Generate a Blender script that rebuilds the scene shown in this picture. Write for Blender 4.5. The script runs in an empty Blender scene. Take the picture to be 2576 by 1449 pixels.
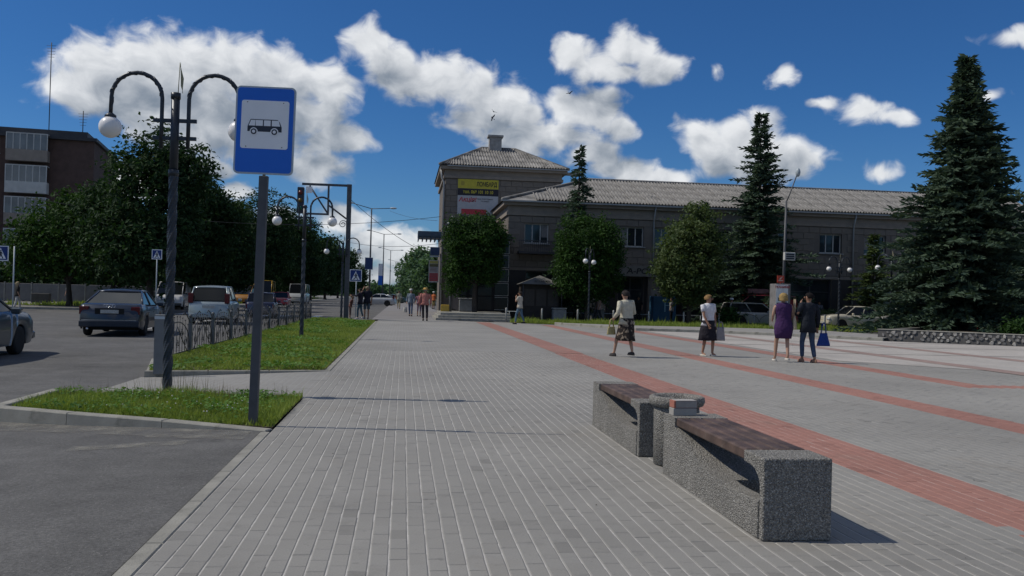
import bpy, bmesh, math, random
import numpy as np
from mathutils import Vector, Matrix, Euler, Quaternion

R = math.radians
rnd = random.Random(7)
C = bpy.context.scene.collection
SC = bpy.context.scene

# ------------------------------------------------------------------ camera
F, CX, CY, HC = 2250.0, 1288.0, 724.5, 1.44          # focal length in units of a 2576 wide frame
_yaw, _pitch, _roll = R(6.92), R(0.56), R(1.5)
FW = Vector((math.sin(_yaw) * math.cos(_pitch), math.cos(_yaw) * math.cos(_pitch), math.sin(_pitch)))
_r0 = Vector((math.cos(_yaw), -math.sin(_yaw), 0)); _u0 = _r0.cross(FW)
RT = _r0 * math.cos(_roll) + _u0 * math.sin(_roll)
UP = -_r0 * math.sin(_roll) + _u0 * math.cos(_roll)
cam_d = bpy.data.cameras.new('camera'); cam = bpy.data.objects.new('camera', cam_d); C.objects.link(cam)
cam_d.sensor_width = 36; cam_d.lens = 36 * F / 2576; cam_d.clip_end = 6000; cam_d.clip_start = 0.05
cam.matrix_world = Matrix(((RT.x, UP.x, -FW.x, 0), (RT.y, UP.y, -FW.y, 0), (RT.z, UP.z, -FW.z, HC), (0, 0, 0, 1)))
SC.camera = cam

def ray(px, py): return FW + RT * ((px - CX) / F) - UP * ((py - CY) / F)
def G(px, py, z=0.0):                                 # where a sight line meets the ground at height z
    d = ray(px, py); t = (z - HC) / d.z; return Vector((d.x * t, d.y * t, z))
def PY(px, py, y):                                    # where it meets the vertical plane at distance y
    d = ray(px, py); t = y / d.y; return Vector((d.x * t, y, d.z * t + HC))
def proj(p):
    v = Vector(p) - Vector((0, 0, HC)); w = v.dot(FW)
    return CX + F * v.dot(RT) / w, CY - F * v.dot(UP) / w, w

# ------------------------------------------------------------------ sun, sky, exposure
SUN_EL, SUN_AZ = 50.0, -83.0                          # azimuth clockwise from +Y
sd = Vector((math.sin(R(SUN_AZ)) * math.cos(R(SUN_EL)), math.cos(R(SUN_AZ)) * math.cos(R(SUN_EL)), math.sin(R(SUN_EL))))
sl = bpy.data.lights.new('sun', 'SUN'); sl.energy = 2.85; sl.angle = R(0.53); sl.color = (1.0, 0.94, 0.84)
so = bpy.data.objects.new('sun', sl); C.objects.link(so); so.rotation_euler = sd.to_track_quat('Z', 'Y').to_euler(); so.location = sd * 60
SC.view_settings.view_transform = 'Standard'; SC.view_settings.look = 'None'
SC.view_settings.gamma = 1.0; SC.view_settings.exposure = 0.0; SC.view_settings.use_curve_mapping = False
SC.cycles.use_denoising = True
SC.cycles.max_bounces = 4; SC.cycles.diffuse_bounces = 2; SC.cycles.glossy_bounces = 2; SC.cycles.transmission_bounces = 2; SC.cycles.transparent_max_bounces = 4

class NT:                                             # small node tree helper
    def __init__(s, t): s.t = t
    def n(s, typ, ins=None, **kw):
        nd = s.t.nodes.new(typ)
        for k, v in kw.items(): setattr(nd, k, v)
        for k, v in (ins or {}).items():
            if isinstance(v, bpy.types.NodeSocket): s.t.links.new(v, nd.inputs[k])
            else: nd.inputs[k].default_value = v
        return nd
    def math(s, op, a, b=0.0, c=0.0, clamp=False):
        nd = s.n('ShaderNodeMath', {0: a, 1: b, 2: c}, operation=op); nd.use_clamp = clamp; return nd.outputs[0]
    def vm(s, op, a, b=(0, 0, 0), c=(0, 0, 0)):
        nd = s.n('ShaderNodeVectorMath', {0: a, 1: b}, operation=op)
        if op == 'MULTIPLY_ADD':
            if isinstance(c, bpy.types.NodeSocket): s.t.links.new(c, nd.inputs[2])
            else: nd.inputs[2].default_value = c
        return nd.outputs['Value'] if op in ('LENGTH', 'DOT_PRODUCT') else nd.outputs[0]
    def mix(s, f, a, b):
        nd = s.n('ShaderNodeMix', data_type='RGBA')
        for k, v in ((0, f), (6, a), (7, b)):
            if isinstance(v, bpy.types.NodeSocket): s.t.links.new(v, nd.inputs[k])
            else: nd.inputs[k].default_value = (tuple(v) + (1,) if k > 0 and len(v) == 3 else v)
        return nd.outputs[2]

world = bpy.data.worlds.new('World'); SC.world = world; world.use_nodes = True
wt = world.node_tree; wt.nodes.clear(); w = NT(wt)
# cloud puffs as the photograph's sky has them: centre and half size, turned into azimuth / elevation
PUFFS = [(265, 165, 120, 85), (400, 165, 150, 85), (560, 178, 160, 90), (700, 212, 140, 85), (812, 228, 105, 65), (222, 215, 105, 75),
 (350, 255, 170, 80), (550, 290, 200, 90), (715, 285, 140, 75), (470, 345, 150, 60), (640, 350, 170, 60), (800, 285, 80, 55),
 (840, 345, 105, 36), (790, 418, 95, 55), (520, 430, 62, 36), (590, 478, 52, 32),
 (935, 108, 62, 66), (985, 150, 55, 40), (1020, 192, 105, 50), (1115, 200, 110, 66), (1195, 235, 100, 66), (1262, 255, 90, 62), (1225, 295, 135, 55),
 (1310, 300, 75, 45), (1300, 340, 135, 36), (1430, 275, 72, 48), (1490, 285, 80, 62), (1545, 325, 62, 30), (1405, 335, 110, 42), (1480, 380, 75, 34), (1290, 360, 80, 34),
 (1450, 140, 62, 46), (1510, 165, 85, 42), (1585, 128, 90, 54), (1645, 165, 72, 50), (1560, 190, 100, 28),
 (1790, 190, 42, 36), (1965, 195, 66, 52), (2165, 285, 135, 46), (2240, 300, 100, 42), (2075, 265, 60, 26), (2540, 95, 80, 38),
 (1790, 355, 95, 68), (1875, 362, 115, 80), (1965, 395, 95, 68), (1860, 415, 110, 55), (2015, 425, 55, 45), (2212, 432, 72, 46),
 (1560, 420, 105, 45), (1670, 446, 90, 32), (870, 560, 80, 40), (1010, 640, 150, 42), (1055, 612, 66, 40), (940, 600, 100, 34), (960, 690, 130, 30), (700, 560, 90, 40), (300, 470, 120, 50), (2350, 520, 90, 40), (2480, 250, 60, 20)]
grp = bpy.data.node_groups.new('cloud_field', 'ShaderNodeTree')
grp.interface.new_socket('P', in_out='INPUT', socket_type='NodeSocketVector')
grp.interface.new_socket('D', in_out='OUTPUT', socket_type='NodeSocketFloat')
gn = NT(grp); gi = gn.n('NodeGroupInput').outputs[0]
nz = gn.n('ShaderNodeTexNoise', {'Vector': gi, 'Scale': 0.24, 'Detail': 3.0, 'Roughness': 0.5}, noise_dimensions='2D')
P = gn.vm('MULTIPLY_ADD', gn.vm('SUBTRACT', nz.outputs['Color'], (0.5, 0.5, 0.5)), (2.4, 1.7, 0), gi)
field = None
for (cx, cy, rx, ry) in PUFFS:
    d = ray(cx, cy).normalized(); az, el = math.degrees(math.atan2(d.x, d.y)), math.degrees(math.asin(d.z))
    ax, ay = math.degrees(rx / F) * 1.07, math.degrees(ry / F) * 1.07
    ln = gn.vm('LENGTH', gn.vm('MULTIPLY_ADD', P, (1 / ax, 1 / ay, 0), (-az / ax, -el / ay, 0)))
    amp = 0.42 if rx < 45 else (0.62 if (cx > 1900 and ry < 53) else 1.0)
    v = gn.math('SUBTRACT', amp, ln)
    field = v if field is None else gn.math('SMOOTH_MAX', field, v, 0.22)
# the same kind of broken cumulus all round, outside what the photograph shows
big = gn.n('ShaderNodeTexNoise', {'Vector': gn.vm('MULTIPLY', gi, (0.055, 0.085, 1)), 'Scale': 1.0, 'Detail': 3.0}, noise_dimensions='2D').outputs[0]
sp = gn.n('ShaderNodeSeparateXYZ', {0: gi})
offx = gn.math('SUBTRACT', gn.math('ABSOLUTE', gn.math('SUBTRACT', sp.outputs[0], 7.0)), 36.0)
offy = gn.math('SUBTRACT', sp.outputs[1], 21.0)
out = gn.math('MULTIPLY', gn.math('MAXIMUM', offx, offy), 0.25, clamp=True)
v = gn.math('SUBTRACT', gn.math('MULTIPLY', gn.math('SUBTRACT', big, 0.52), 5.0), gn.math('MULTIPLY', gn.math('SUBTRACT', 1.0, out), 4.0))
gn.n('NodeGroupOutput', {0: gn.math('SMOOTH_MAX', field, v, 0.2)})
tc = w.n('ShaderNodeTexCoord').outputs['Generated']
sx = w.n('ShaderNodeSeparateXYZ', {0: tc})
DEG = 180 / math.pi
az = w.math('MULTIPLY', w.math('ARCTAN2', sx.outputs[0], sx.outputs[1]), DEG)
el = w.math('MULTIPLY', w.math('ARCSINE', sx.outputs[2]), DEG)
pv = w.n('ShaderNodeCombineXYZ', {0: az, 1: el, 2: 0.0}).outputs[0]
def cloud(off):
    nd = wt.nodes.new('ShaderNodeGroup'); nd.node_tree = grp
    wt.links.new(w.vm('ADD', pv, off), nd.inputs[0]); return nd.outputs[0]
def relief(off):                                                        # rounded billows and fine wisps
    q = w.vm('ADD', pv, off)
    n_ = w.n('ShaderNodeTexNoise', {'Vector': w.vm('MULTIPLY', q, (1, 1.3, 1)), 'Scale': 0.55, 'Detail': 5.0, 'Roughness': 0.55, 'Distortion': 0.3}, noise_dimensions='2D').outputs[0]
    vo = w.n('ShaderNodeTexVoronoi', {'Vector': q, 'Scale': 0.55, 'Smoothness': 0.6}, voronoi_dimensions='2D', feature='SMOOTH_F1').outputs['Distance']
    return w.math('ADD', w.math('MULTIPLY', w.math('SUBTRACT', n_, 0.5), 0.95), w.math('MULTIPLY', w.math('SUBTRACT', 0.4, vo), 0.38))
r0, r1 = relief((0, 0, 0)), relief((-0.45, 0.7, 0))
d0 = w.math('ADD', cloud((0, 0, 0)), r0); d1 = w.math('ADD', cloud((-0.9, 2.1, 0)), r1)
mask = w.n('ShaderNodeMapRange', {'Value': d0, 'From Min': -0.06, 'From Max': 0.5}, interpolation_type='SMOOTHSTEP').outputs[0]
broad = w.n('ShaderNodeMapRange', {'Value': d1, 'From Min': -0.35, 'From Max': 0.85, 'To Min': 0.90, 'To Max': 0.20}).outputs[0]   # cloud standing between here and the sun
lum = w.math('ADD', broad, w.math('MULTIPLY', w.math('SUBTRACT', r0, r1), 0.32), clamp=True)
ccol = w.mix(lum, (0.17, 0.215, 0.275), (0.86, 0.875, 0.89))
sky = w.n('ShaderNodeTexSky', sky_type='NISHITA'); sky.sun_disc = False
sky.sun_elevation = R(SUN_EL); sky.sun_rotation = R(SUN_AZ % 360); sky.air_density = 1.0; sky.dust_density = 0.15; sky.ozone_density = 2.6; sky.altitude = 150
SKY = 0.060
# deep blue as the phone camera renders it aloft, paling through the thicker air near the horizon
hz = w.n('ShaderNodeMapRange', {'Value': el, 'From Min': 0.0, 'From Max': 14.0}, interpolation_type='SMOOTHSTEP').outputs[0]
tint = w.mix(hz, (SKY * 0.46, SKY * 0.80, SKY * 1.22), (SKY * 0.31, SKY * 0.70, SKY * 1.18))
skyc = w.vm('MULTIPLY', sky.outputs[0], tint)
bgc = w.mix(w.math('MULTIPLY', mask, 0.94), skyc, ccol)
bg = w.n('ShaderNodeBackground', {'Color': bgc, 'Strength': 1.0})
w.n('ShaderNodeOutputWorld', {0: bg.outputs[0]})
world.cycles.sampling_method = 'NONE'

# ------------------------------------------------------------------ materials
MATS = {}
def mat(name, col, rough=0.7, var=0.12, scale=6.0, bump=0.0, bscale=60.0, metal=0.0, spec=0.4, col2=None, coat=0.0, detail=4.0, wear=None, bdist=0.01):
    """Principled material whose colour wanders between two tones by noise, with fine relief."""
    if name in MATS: return MATS[name]
    m = bpy.data.materials.new(name); m.use_nodes = True; t = m.node_tree; t.nodes.clear(); k = NT(t)
    oc = k.n('ShaderNodeTexCoord').outputs['Object']
    nz = k.n('ShaderNodeTexNoise', {'Vector': oc, 'Scale': scale, 'Detail': detail, 'Roughness': 0.6}).outputs[0]
    f = k.n('ShaderNodeMapRange', {'Value': nz, 'From Min': 0.3, 'From Max': 0.7}).outputs[0]
    a = [max(0, c * (1 - var)) for c in col]; b = [min(1, c * (1 + var)) for c in (col2 or col)]
    c = k.mix(f, a, b)
    if wear:
        wn = k.n('ShaderNodeTexNoise', {'Vector': oc, 'Scale': wear[1], 'Detail': 6.0, 'Roughness': 0.65}).outputs[0]
        wf = k.n('ShaderNodeMapRange', {'Value': wn, 'From Min': wear[2], 'From Max': wear[2] + 0.12}).outputs[0]
        c = k.mix(wf, c, wear[0])
    p = k.n('ShaderNodeBsdfPrincipled', {'Base Color': c, 'Roughness': rough, 'Metallic': metal, 'Specular IOR Level': spec, 'Coat Weight': coat})
    if bump:
        bn = k.n('ShaderNodeTexNoise', {'Vector': oc, 'Scale': bscale, 'Detail': 3.0}).outputs[0]
        bp = k.n('ShaderNodeBump', {'Height': bn, 'Strength': bump, 'Distance': bdist}); t.links.new(bp.outputs[0], p.inputs['Normal'])
    k.n('ShaderNodeOutputMaterial', {0: p.outputs[0]})
    MATS[name] = m; return m

def leaf_mat(name, a, b, trans=0.35, rough=0.55):
    if name in MATS: return MATS[name]
    m = bpy.data.materials.new(name); m.use_nodes = True; t = m.node_tree; t.nodes.clear(); k = NT(t)
    at = k.n('ShaderNodeAttribute', attribute_name='tint').outputs['Fac']
    nz = k.n('ShaderNodeTexNoise', {'Vector': k.n('ShaderNodeTexCoord').outputs['Object'], 'Scale': 0.9, 'Detail': 2.0}).outputs[0]
    f = k.math('ADD', k.math('MULTIPLY', at, 0.6), k.math('MULTIPLY_ADD', nz, 1.2, -0.4), clamp=True)
    c = k.mix(f, a, b)
    p = k.n('ShaderNodeBsdfPrincipled', {'Base Color': c, 'Roughness': rough, 'Specular IOR Level': 0.18})
    tr = k.n('ShaderNodeBsdfTranslucent', {'Color': k.mix(0.5, c, (b[0] * 1.3, b[1] * 1.5, b[2] * 0.5))})
    mx = k.n('ShaderNodeMixShader', {0: trans, 1: p.outputs[0], 2: tr.outputs[0]})
    k.n('ShaderNodeOutputMaterial', {0: mx.outputs[0]}); MATS[name] = m; return m

def paint(name, col, metal=0.0):
    return mat(name, col, rough=0.32, var=0.04, scale=2.0, metal=metal, spec=0.5, coat=0.5)

# ------------------------------------------------------------------ mesh builder
class MB:
    def __init__(s): s.v = []; s.f = []; s.sm = []
    def add(s, vs, fs, smooth=False, M=None):
        o = len(s.v)
        for p in vs: s.v.append(tuple(M @ Vector(p)) if M is not None else tuple(p))
        for f in fs: s.f.append(tuple(i + o for i in f)); s.sm.append(smooth)
        return s
    def box(s, a, b, M=None, bev=0.0):
        x0, y0, z0 = a; x1, y1, z1 = b
        if bev > 0:
            e = bev; vs = []
            for z, i in ((z0, e), (z0 + e, 0), (z1 - e, 0), (z1, e)):
                vs += [(x0 + i, y0 + i, z), (x1 - i, y0 + i, z), (x1 - i, y1 - i, z), (x0 + i, y1 - i, z)]
            fs = [(3, 2, 1, 0), (12, 13, 14, 15)]
            for L in range(3):
                for i in range(4): j = (i + 1) % 4; fs.append((L * 4 + i, L * 4 + j, L * 4 + 4 + j, L * 4 + 4 + i))
            return s.add(vs, fs, False, M)
        vs = [(x0, y0, z0), (x1, y0, z0), (x1, y1, z0), (x0, y1, z0), (x0, y0, z1), (x1, y0, z1), (x1, y1, z1), (x0, y1, z1)]
        return s.add(vs, [(3, 2, 1, 0), (4, 5, 6, 7), (0, 1, 5, 4), (1, 2, 6, 5), (2, 3, 7, 6), (3, 0, 4, 7)], False, M)
    def tube(s, pts, r, n=8, cap=True, smooth=True, M=None):
        pts = [Vector(p) for p in pts]; rs = r if isinstance(r, (list, tuple)) else [r] * len(pts)
        vs = []; up = None
        for i, p in enumerate(pts):
            t = (pts[min(i + 1, len(pts) - 1)] - pts[max(i - 1, 0)]).normalized()
            if up is None:
                up = Vector((0, 0, 1)) if abs(t.z) < 0.9 else Vector((1, 0, 0))
            up = (up - t * up.dot(t)).normalized(); sd_ = t.cross(up)
            for k in range(n):
                a = 2 * math.pi * k / n; vs.append(p + (up * math.cos(a) + sd_ * math.sin(a)) * rs[i])
        fs = []
        for i in range(len(pts) - 1):
            for k in range(n): j = (k + 1) % n; fs.append((i * n + k, i * n + j, (i + 1) * n + j, (i + 1) * n + k))
        if cap: fs.append(tuple(range(n - 1, -1, -1))); fs.append(tuple((len(pts) - 1) * n + k for k in range(n)))
        return s.add(vs, fs, smooth, M)
    def rings(s, rg, n=16, smooth=True, M=None, cap=True):              # (cx, cy, cz, rx, ry) ellipses stacked
        vs = []; fs = []
        for (cx, cy, cz, rx, ry) in rg:
            for k in range(n): a = 2 * math.pi * k / n; vs.append((cx + rx * math.cos(a), cy + ry * math.sin(a), cz))
        for i in range(len(rg) - 1):
            for k in range(n): j = (k + 1) % n; fs.append((i * n + k, i * n + j, (i + 1) * n + j, (i + 1) * n + k))
        if cap: fs.append(tuple(range(n - 1, -1, -1))); fs.append(tuple((len(rg) - 1) * n + k for k in range(n)))
        return s.add(vs, fs, smooth, M)
    def lathe(s, prof, n=20, M=None, smooth=True):                      # (r, z)
        return s.rings([(0, 0, z, max(r, 1e-4), max(r, 1e-4)) for r, z in prof], n, smooth, M)
    def ball(s, c, r, n=12, m=8, sc=(1, 1, 1), M=None):
        rg = []
        for i in range(m + 1):
            a = math.pi * i / m; rr = max(1e-4, math.sin(a) * r)
            rg.append((c[0], c[1], c[2] - math.cos(a) * r * sc[2], rr * sc[0], rr * sc[1]))
        return s.rings(rg, n, True, M)
    def prism(s, poly, a, b, axis='y', M=None):                         # polygon in the two other axes, extruded
        n = len(poly)
        f = {'y': lambda p, t: (p[0], t, p[1]), 'x': lambda p, t: (t, p[0], p[1]), 'z': lambda p, t: (p[0], p[1], t)}[axis]
        vs = [f(p, a) for p in poly] + [f(p, b) for p in poly]
        fs = [tuple(range(n)), tuple(range(2 * n - 1, n - 1, -1))] + [(i, i + n, (i + 1) % n + n, (i + 1) % n) for i in range(n)]
        return s.add(vs, fs, False, M)
    def mesh(s, name):
        me = bpy.data.meshes.new(name); me.from_pydata(s.v, [], s.f)
        me.polygons.foreach_set('use_smooth', s.sm); me.update(); return me
    def build(s, name, m, parent=None, fix=True):
        me = s.mesh(name)
        if fix:
            bm = bmesh.new(); bm.from_mesh(me); bmesh.ops.recalc_face_normals(bm, faces=bm.faces); bm.to_mesh(me); bm.free()
        return link(name, me, m, parent)
def link(name, me, m, parent=None):
    o = bpy.data.objects.new(name, me); C.objects.link(o)
    if m is not None and not me.materials: me.materials.append(m)
    if parent is not None: o.parent = parent
    return o
def tag(o, label, cat, group=None):
    o['label'] = label; o['category'] = cat
    if group: o['group'] = group
    return o
def thing(name, label, cat, loc=(0, 0, 0), rz=0.0, group=None):
    o = bpy.data.objects.new(name, None); C.objects.link(o); o.empty_display_size = 0.2
    o.location = loc; o.rotation_euler = (0, 0, rz); return tag(o, label, cat, group)
def structure(o): o['kind'] = 'structure'; return o
def stuff(o): o['kind'] = 'stuff'; return o
def copy_tree(o, parent=None):
    c = o.copy(); C.objects.link(c); c.parent = parent
    for ch in list(o.children): copy_tree(ch, c)
    return c
def dup(root, loc, rz, label, group=None):
    c = copy_tree(root); c.location = loc; c.rotation_euler = (0, 0, rz); c['label'] = label
    if group: c['group'] = group
    return c
def np_mesh(name, V, Fq, tint=None):                                    # V (n,3), Fq (m,k)
    me = bpy.data.meshes.new(name); k = Fq.shape[1]
    me.vertices.add(len(V)); me.vertices.foreach_set('co', V.astype(np.float32).ravel())
    me.loops.add(Fq.size); me.loops.foreach_set('vertex_index', Fq.astype(np.int32).ravel())
    me.polygons.add(len(Fq)); me.polygons.foreach_set('loop_start', np.arange(0, Fq.size, k, dtype=np.int32))
    if tint is not None:
        a = me.attributes.new('tint', 'FLOAT', 'FACE'); a.data.foreach_set('value', tint.astype(np.float32))
    me.polygons.foreach_set('use_smooth', np.zeros(len(Fq), dtype=bool)); me.update(calc_edges=True); return me
def text(name, s, size, m, parent, M, depth=0.004, align='CENTER', sx=1.0, shear=0.0, bold=0.0):
    cu = bpy.data.curves.new(name, 'FONT'); cu.body = s; cu.size = size; cu.extrude = depth; cu.align_x = align; cu.align_y = 'CENTER'; cu.shear = shear; cu.offset = bold
    o = bpy.data.objects.new(name, cu); C.objects.link(o)
    dg = bpy.context.evaluated_depsgraph_get(); me = bpy.data.meshes.new_from_object(o.evaluated_get(dg))
    bpy.data.objects.remove(o); bpy.data.curves.remove(cu)
    me.transform(Matrix.Diagonal((sx, 1, 1, 1))); me.transform(M); me.name = name
    return link(name, me, m, parent)
FRONT = Matrix.Rotation(R(90), 4, 'X')                                  # text standing upright, read from -Y
def flat_text(x, y, z): return Matrix.Translation((x, y, z)) @ FRONT

# ================================================================== THE GROUND
def brick_mat(name, a, b, mortar, sheet=True):
    m = bpy.data.materials.new(name); m.use_nodes = True; t = m.node_tree; t.nodes.clear(); k = NT(t)
    tcn = k.n('ShaderNodeTexCoord').outputs['Object']
    big = k.n('ShaderNodeTexNoise', {'Vector': tcn, 'Scale': 0.55, 'Detail': 5.0, 'Roughness': 0.6}).outputs[0]
    grain = k.n('ShaderNodeTexNoise', {'Vector': tcn, 'Scale': 90.0, 'Detail': 2.0}).outputs[0]
    if sheet:
        s = k.n('ShaderNodeSeparateXYZ', {0: tcn}); v = k.n('ShaderNodeCombineXYZ', {0: s.outputs[1], 1: s.outputs[0], 2: 0.0}).outputs[0]
        bk = k.n('ShaderNodeTexBrick', {'Vector': v, 'Color1': a + (1,), 'Color2': b + (1,), 'Mortar': mortar + (1,), 'Scale': 1.0, 'Mortar Size': 0.007, 'Mortar Smooth': 0.3, 'Brick Width': 0.205, 'Row Height': 0.105}, offset=0.5)
        c = bk.outputs[0]
    else:
        at = k.n('ShaderNodeAttribute', attribute_name='tint').outputs['Fac']
        oi = k.n('ShaderNodeObjectInfo').outputs['Random']
        rv = k.math('MAXIMUM', at, oi); c = k.mix(rv, a, b); c = k.mix(k.math('MULTIPLY', k.math('GREATER_THAN', k.math('FRACT', k.math('MULTIPLY', rv, 37.0)), .95), .5), c, (a[0] * .72, a[1] * .72, a[2] * .72))
    st = k.n('ShaderNodeMapRange', {'Value': big, 'From Min': 0.3, 'From Max': 0.72, 'To Min': 0.80, 'To Max': 1.12}).outputs[0]
    gr = k.n('ShaderNodeMapRange', {'Value': grain, 'From Min': 0.3, 'From Max': 0.7, 'To Min': 0.93, 'To Max': 1.07}).outputs[0]
    wo = k.n('ShaderNodeNewGeometry').outputs['Position']                # stains lie on the square itself, whatever brick they cross
    def wn(sc, det, a_, b_, c_, d_, ro=.6): return k.n('ShaderNodeMapRange', {'Value': k.n('ShaderNodeTexNoise', {'Vector': wo, 'Scale': sc, 'Detail': det, 'Roughness': ro}).outputs[0], 'From Min': a_, 'From Max': b_, 'To Min': c_, 'To Max': d_}).outputs[0]
    st = k.math('MULTIPLY', k.math('MULTIPLY', wn(.35, 5.0, .3, .7, .86, 1.12), wn(1.9, 6.0, .34, .44, .86, 1.0, .7)), wn(7.0, 4.0, .30, .36, .80, 1.0))
    c = k.n('ShaderNodeVectorMath', {0: c, 3: k.math('MULTIPLY', st, gr)}, operation='SCALE').outputs[0]
    c = k.mix(wn(.6, 6.0, .56, .72, 0.0, .35, .7), c, (.235, .205, .165))
    p = k.n('ShaderNodeBsdfPrincipled', {'Base Color': c, 'Roughness': 0.82, 'Specular IOR Level': 0.3})
    bp = k.n('ShaderNodeBump', {'Height': grain, 'Strength': 0.15, 'Distance': 0.004}); t.links.new(bp.outputs[0], p.inputs['Normal'])
    k.n('ShaderNodeOutputMaterial', {0: p.outputs[0]}); return m
GREY_A, GREY_B = (0.258, 0.249, 0.228), (0.272, 0.263, 0.242)
RED_A, RED_B = (0.295, 0.15, 0.118), (0.335, 0.172, 0.138)
M_bg = brick_mat('grey_paver', GREY_A, GREY_B, (0, 0, 0), False)
M_br = brick_mat('red_paver', RED_A, RED_B, (0, 0, 0), False)
M_sheet = brick_mat('grey_paving_sheet', GREY_A, GREY_B, (0.30, 0.295, 0.28))
M_shred = brick_mat('red_paving_sheet', RED_A, RED_B, (0.30, 0.2, 0.17))
M_shlight = brick_mat('pale_paving_sheet', (0.40, 0.375, 0.34), (0.44, 0.41, 0.375), (0.40, 0.37, 0.34))
M_shbrown = brick_mat('brown_paving_sheet', (0.29, 0.21, 0.18), (0.32, 0.23, 0.2), (0.28, 0.22, 0.2))
M_sand = mat('joint_sand', (0.46, 0.445, 0.415), 0.95, 0.2, 8)
def asphalt_mat(name, base):
    m = bpy.data.materials.new(name); m.use_nodes = True; t = m.node_tree; t.nodes.clear(); k = NT(t); oc = k.n('ShaderNodeTexCoord').outputs['Object']
    def nz(sc, det=4.0, ro=.6): return k.n('ShaderNodeTexNoise', {'Vector': oc, 'Scale': sc, 'Detail': det, 'Roughness': ro}).outputs[0]
    def mr(v, a, b, c, d): return k.n('ShaderNodeMapRange', {'Value': v, 'From Min': a, 'From Max': b, 'To Min': c, 'To Max': d}).outputs[0]
    f = k.math('MULTIPLY', mr(nz(.45, 6), .3, .7, .80, 1.2), mr(nz(2.6, 6, .7), .3, .7, .84, 1.16)); f = k.math('MULTIPLY', f, mr(nz(46, 3, .7), .3, .7, .68, 1.32))
    c = k.n('ShaderNodeVectorMath', {0: base + (0,) if False else base, 3: f}, operation='SCALE').outputs[0]
    vo = k.n('ShaderNodeTexVoronoi', {'Vector': oc, 'Scale': 42.0}); pale = k.math('MULTIPLY', k.math('LESS_THAN', vo.outputs['Distance'], .22), k.math('GREATER_THAN', k.n('ShaderNodeSeparateColor', {0: vo.outputs['Color']}).outputs[0], .8))
    c = k.mix(k.math('MULTIPLY', pale, .55), c, (.27, .265, .25)); c = k.mix(mr(nz(1.1, 7, .7), .60, .72, 0, .45), c, (.2, .195, .18)); c = k.mix(mr(nz(.8, 6, .7), .40, .32, 0, .6), c, (.06, .06, .06))
    p = k.n('ShaderNodeBsdfPrincipled', {'Base Color': c, 'Roughness': .93, 'Specular IOR Level': .25})
    bp = k.n('ShaderNodeBump', {'Height': nz(120, 2), 'Strength': .6, 'Distance': .008}); t.links.new(bp.outputs[0], p.inputs['Normal']); k.n('ShaderNodeOutputMaterial', {0: p.outputs[0]}); return m
M_asph = asphalt_mat('asphalt', (0.117, 0.115, 0.111))
M_conc = mat('kerb_concrete', (0.285, 0.275, 0.24), 0.92, 0.2, 3.0, 0.4, 60, wear=((.16, .155, .13), 2.2, .56))
M_earth = mat('earth', (0.10, 0.085, 0.06), 0.95, 0.25, 3.0)
M_far = mat('far_ground', (0.12, 0.125, 0.10), 0.95, 0.2, 0.05)

def sheet(name, poly, z, m, parent=None, top=None):
    zz = z if isinstance(z, (list, tuple)) else [z] * len(poly)
    b = MB(); b.add([(p[0], p[1], q) for p, q in zip(poly, zz)], [tuple(range(len(poly)))])
    return b.build(name, m, parent, fix=False)
g0 = sheet('ground', [(-2500, -300), (2500, -300), (2500, 4500), (-2500, 4500)], -0.20, M_far); structure(g0)
RZ = -0.12
road = MB()
road.add([(-140, -40, RZ), (-4.6, -40, RZ), (-1.41, -40, -0.006), (-140, 12.8, RZ), (-4.6, 12.8, RZ), (-1.41, 9.5, -0.006)], [(0, 1, 4, 3), (1, 2, 5, 4)])
road.add([(-140, 12.8, RZ), (-4.4, 12.8, RZ), (-4.4, 60, RZ), (-4.4, 420, RZ), (-140, 420, RZ), (-140, 60, RZ)], [(0, 1, 2, 3, 4, 5)])
road.add([(-4.4, 50.2, RZ), (10, 50.2, RZ), (2.3, 420, RZ), (-4.4, 420, RZ)], [(0, 1, 2, 3)])
structure(road.build('road', M_asph, None, fix=False))
lot = sheet('parking_lot', [(5.2, 44), (90, 30), (120, 62), (5.2, 62)], -0.03, mat('lot_asphalt', (0.125, 0.122, 0.115), 0.93, 0.16, 0.7, 0.4, 200)); structure(lot)

# the square: a paved sheet in front of and beyond the individually built paving bricks
NEAR_Y = 23.0
far_edge = [(-1.3, 50.2), (2.0, 51.0), (5.5, 49.2), (8.2, 47.3), (9.5, 44.2), (10.9, 41.0), (14.4, 40.0), (17.2, 37.8), (19.8, 35.0), (24.4, 32.6), (40, 30), (60, 26), (60, NEAR_Y)]
square = sheet('square', [(-1.3, -6), (60, -6), (60, NEAR_Y), (-1.3, NEAR_Y)], -0.0038, M_sand); structure(square)
far_sq = sheet('square_paving', [(-1.3, NEAR_Y)] + far_edge, -0.001, M_sheet, square)
sheet('near_paving', [(-1.3, -6), (14, -6), (14, .75), (-1.3, .75)], 0.0, M_sheet, square)
sheet('side_paving', [(14, -6), (60, -6), (60, NEAR_Y), (14, NEAR_Y)], 0.0, M_sheet, square)
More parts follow.
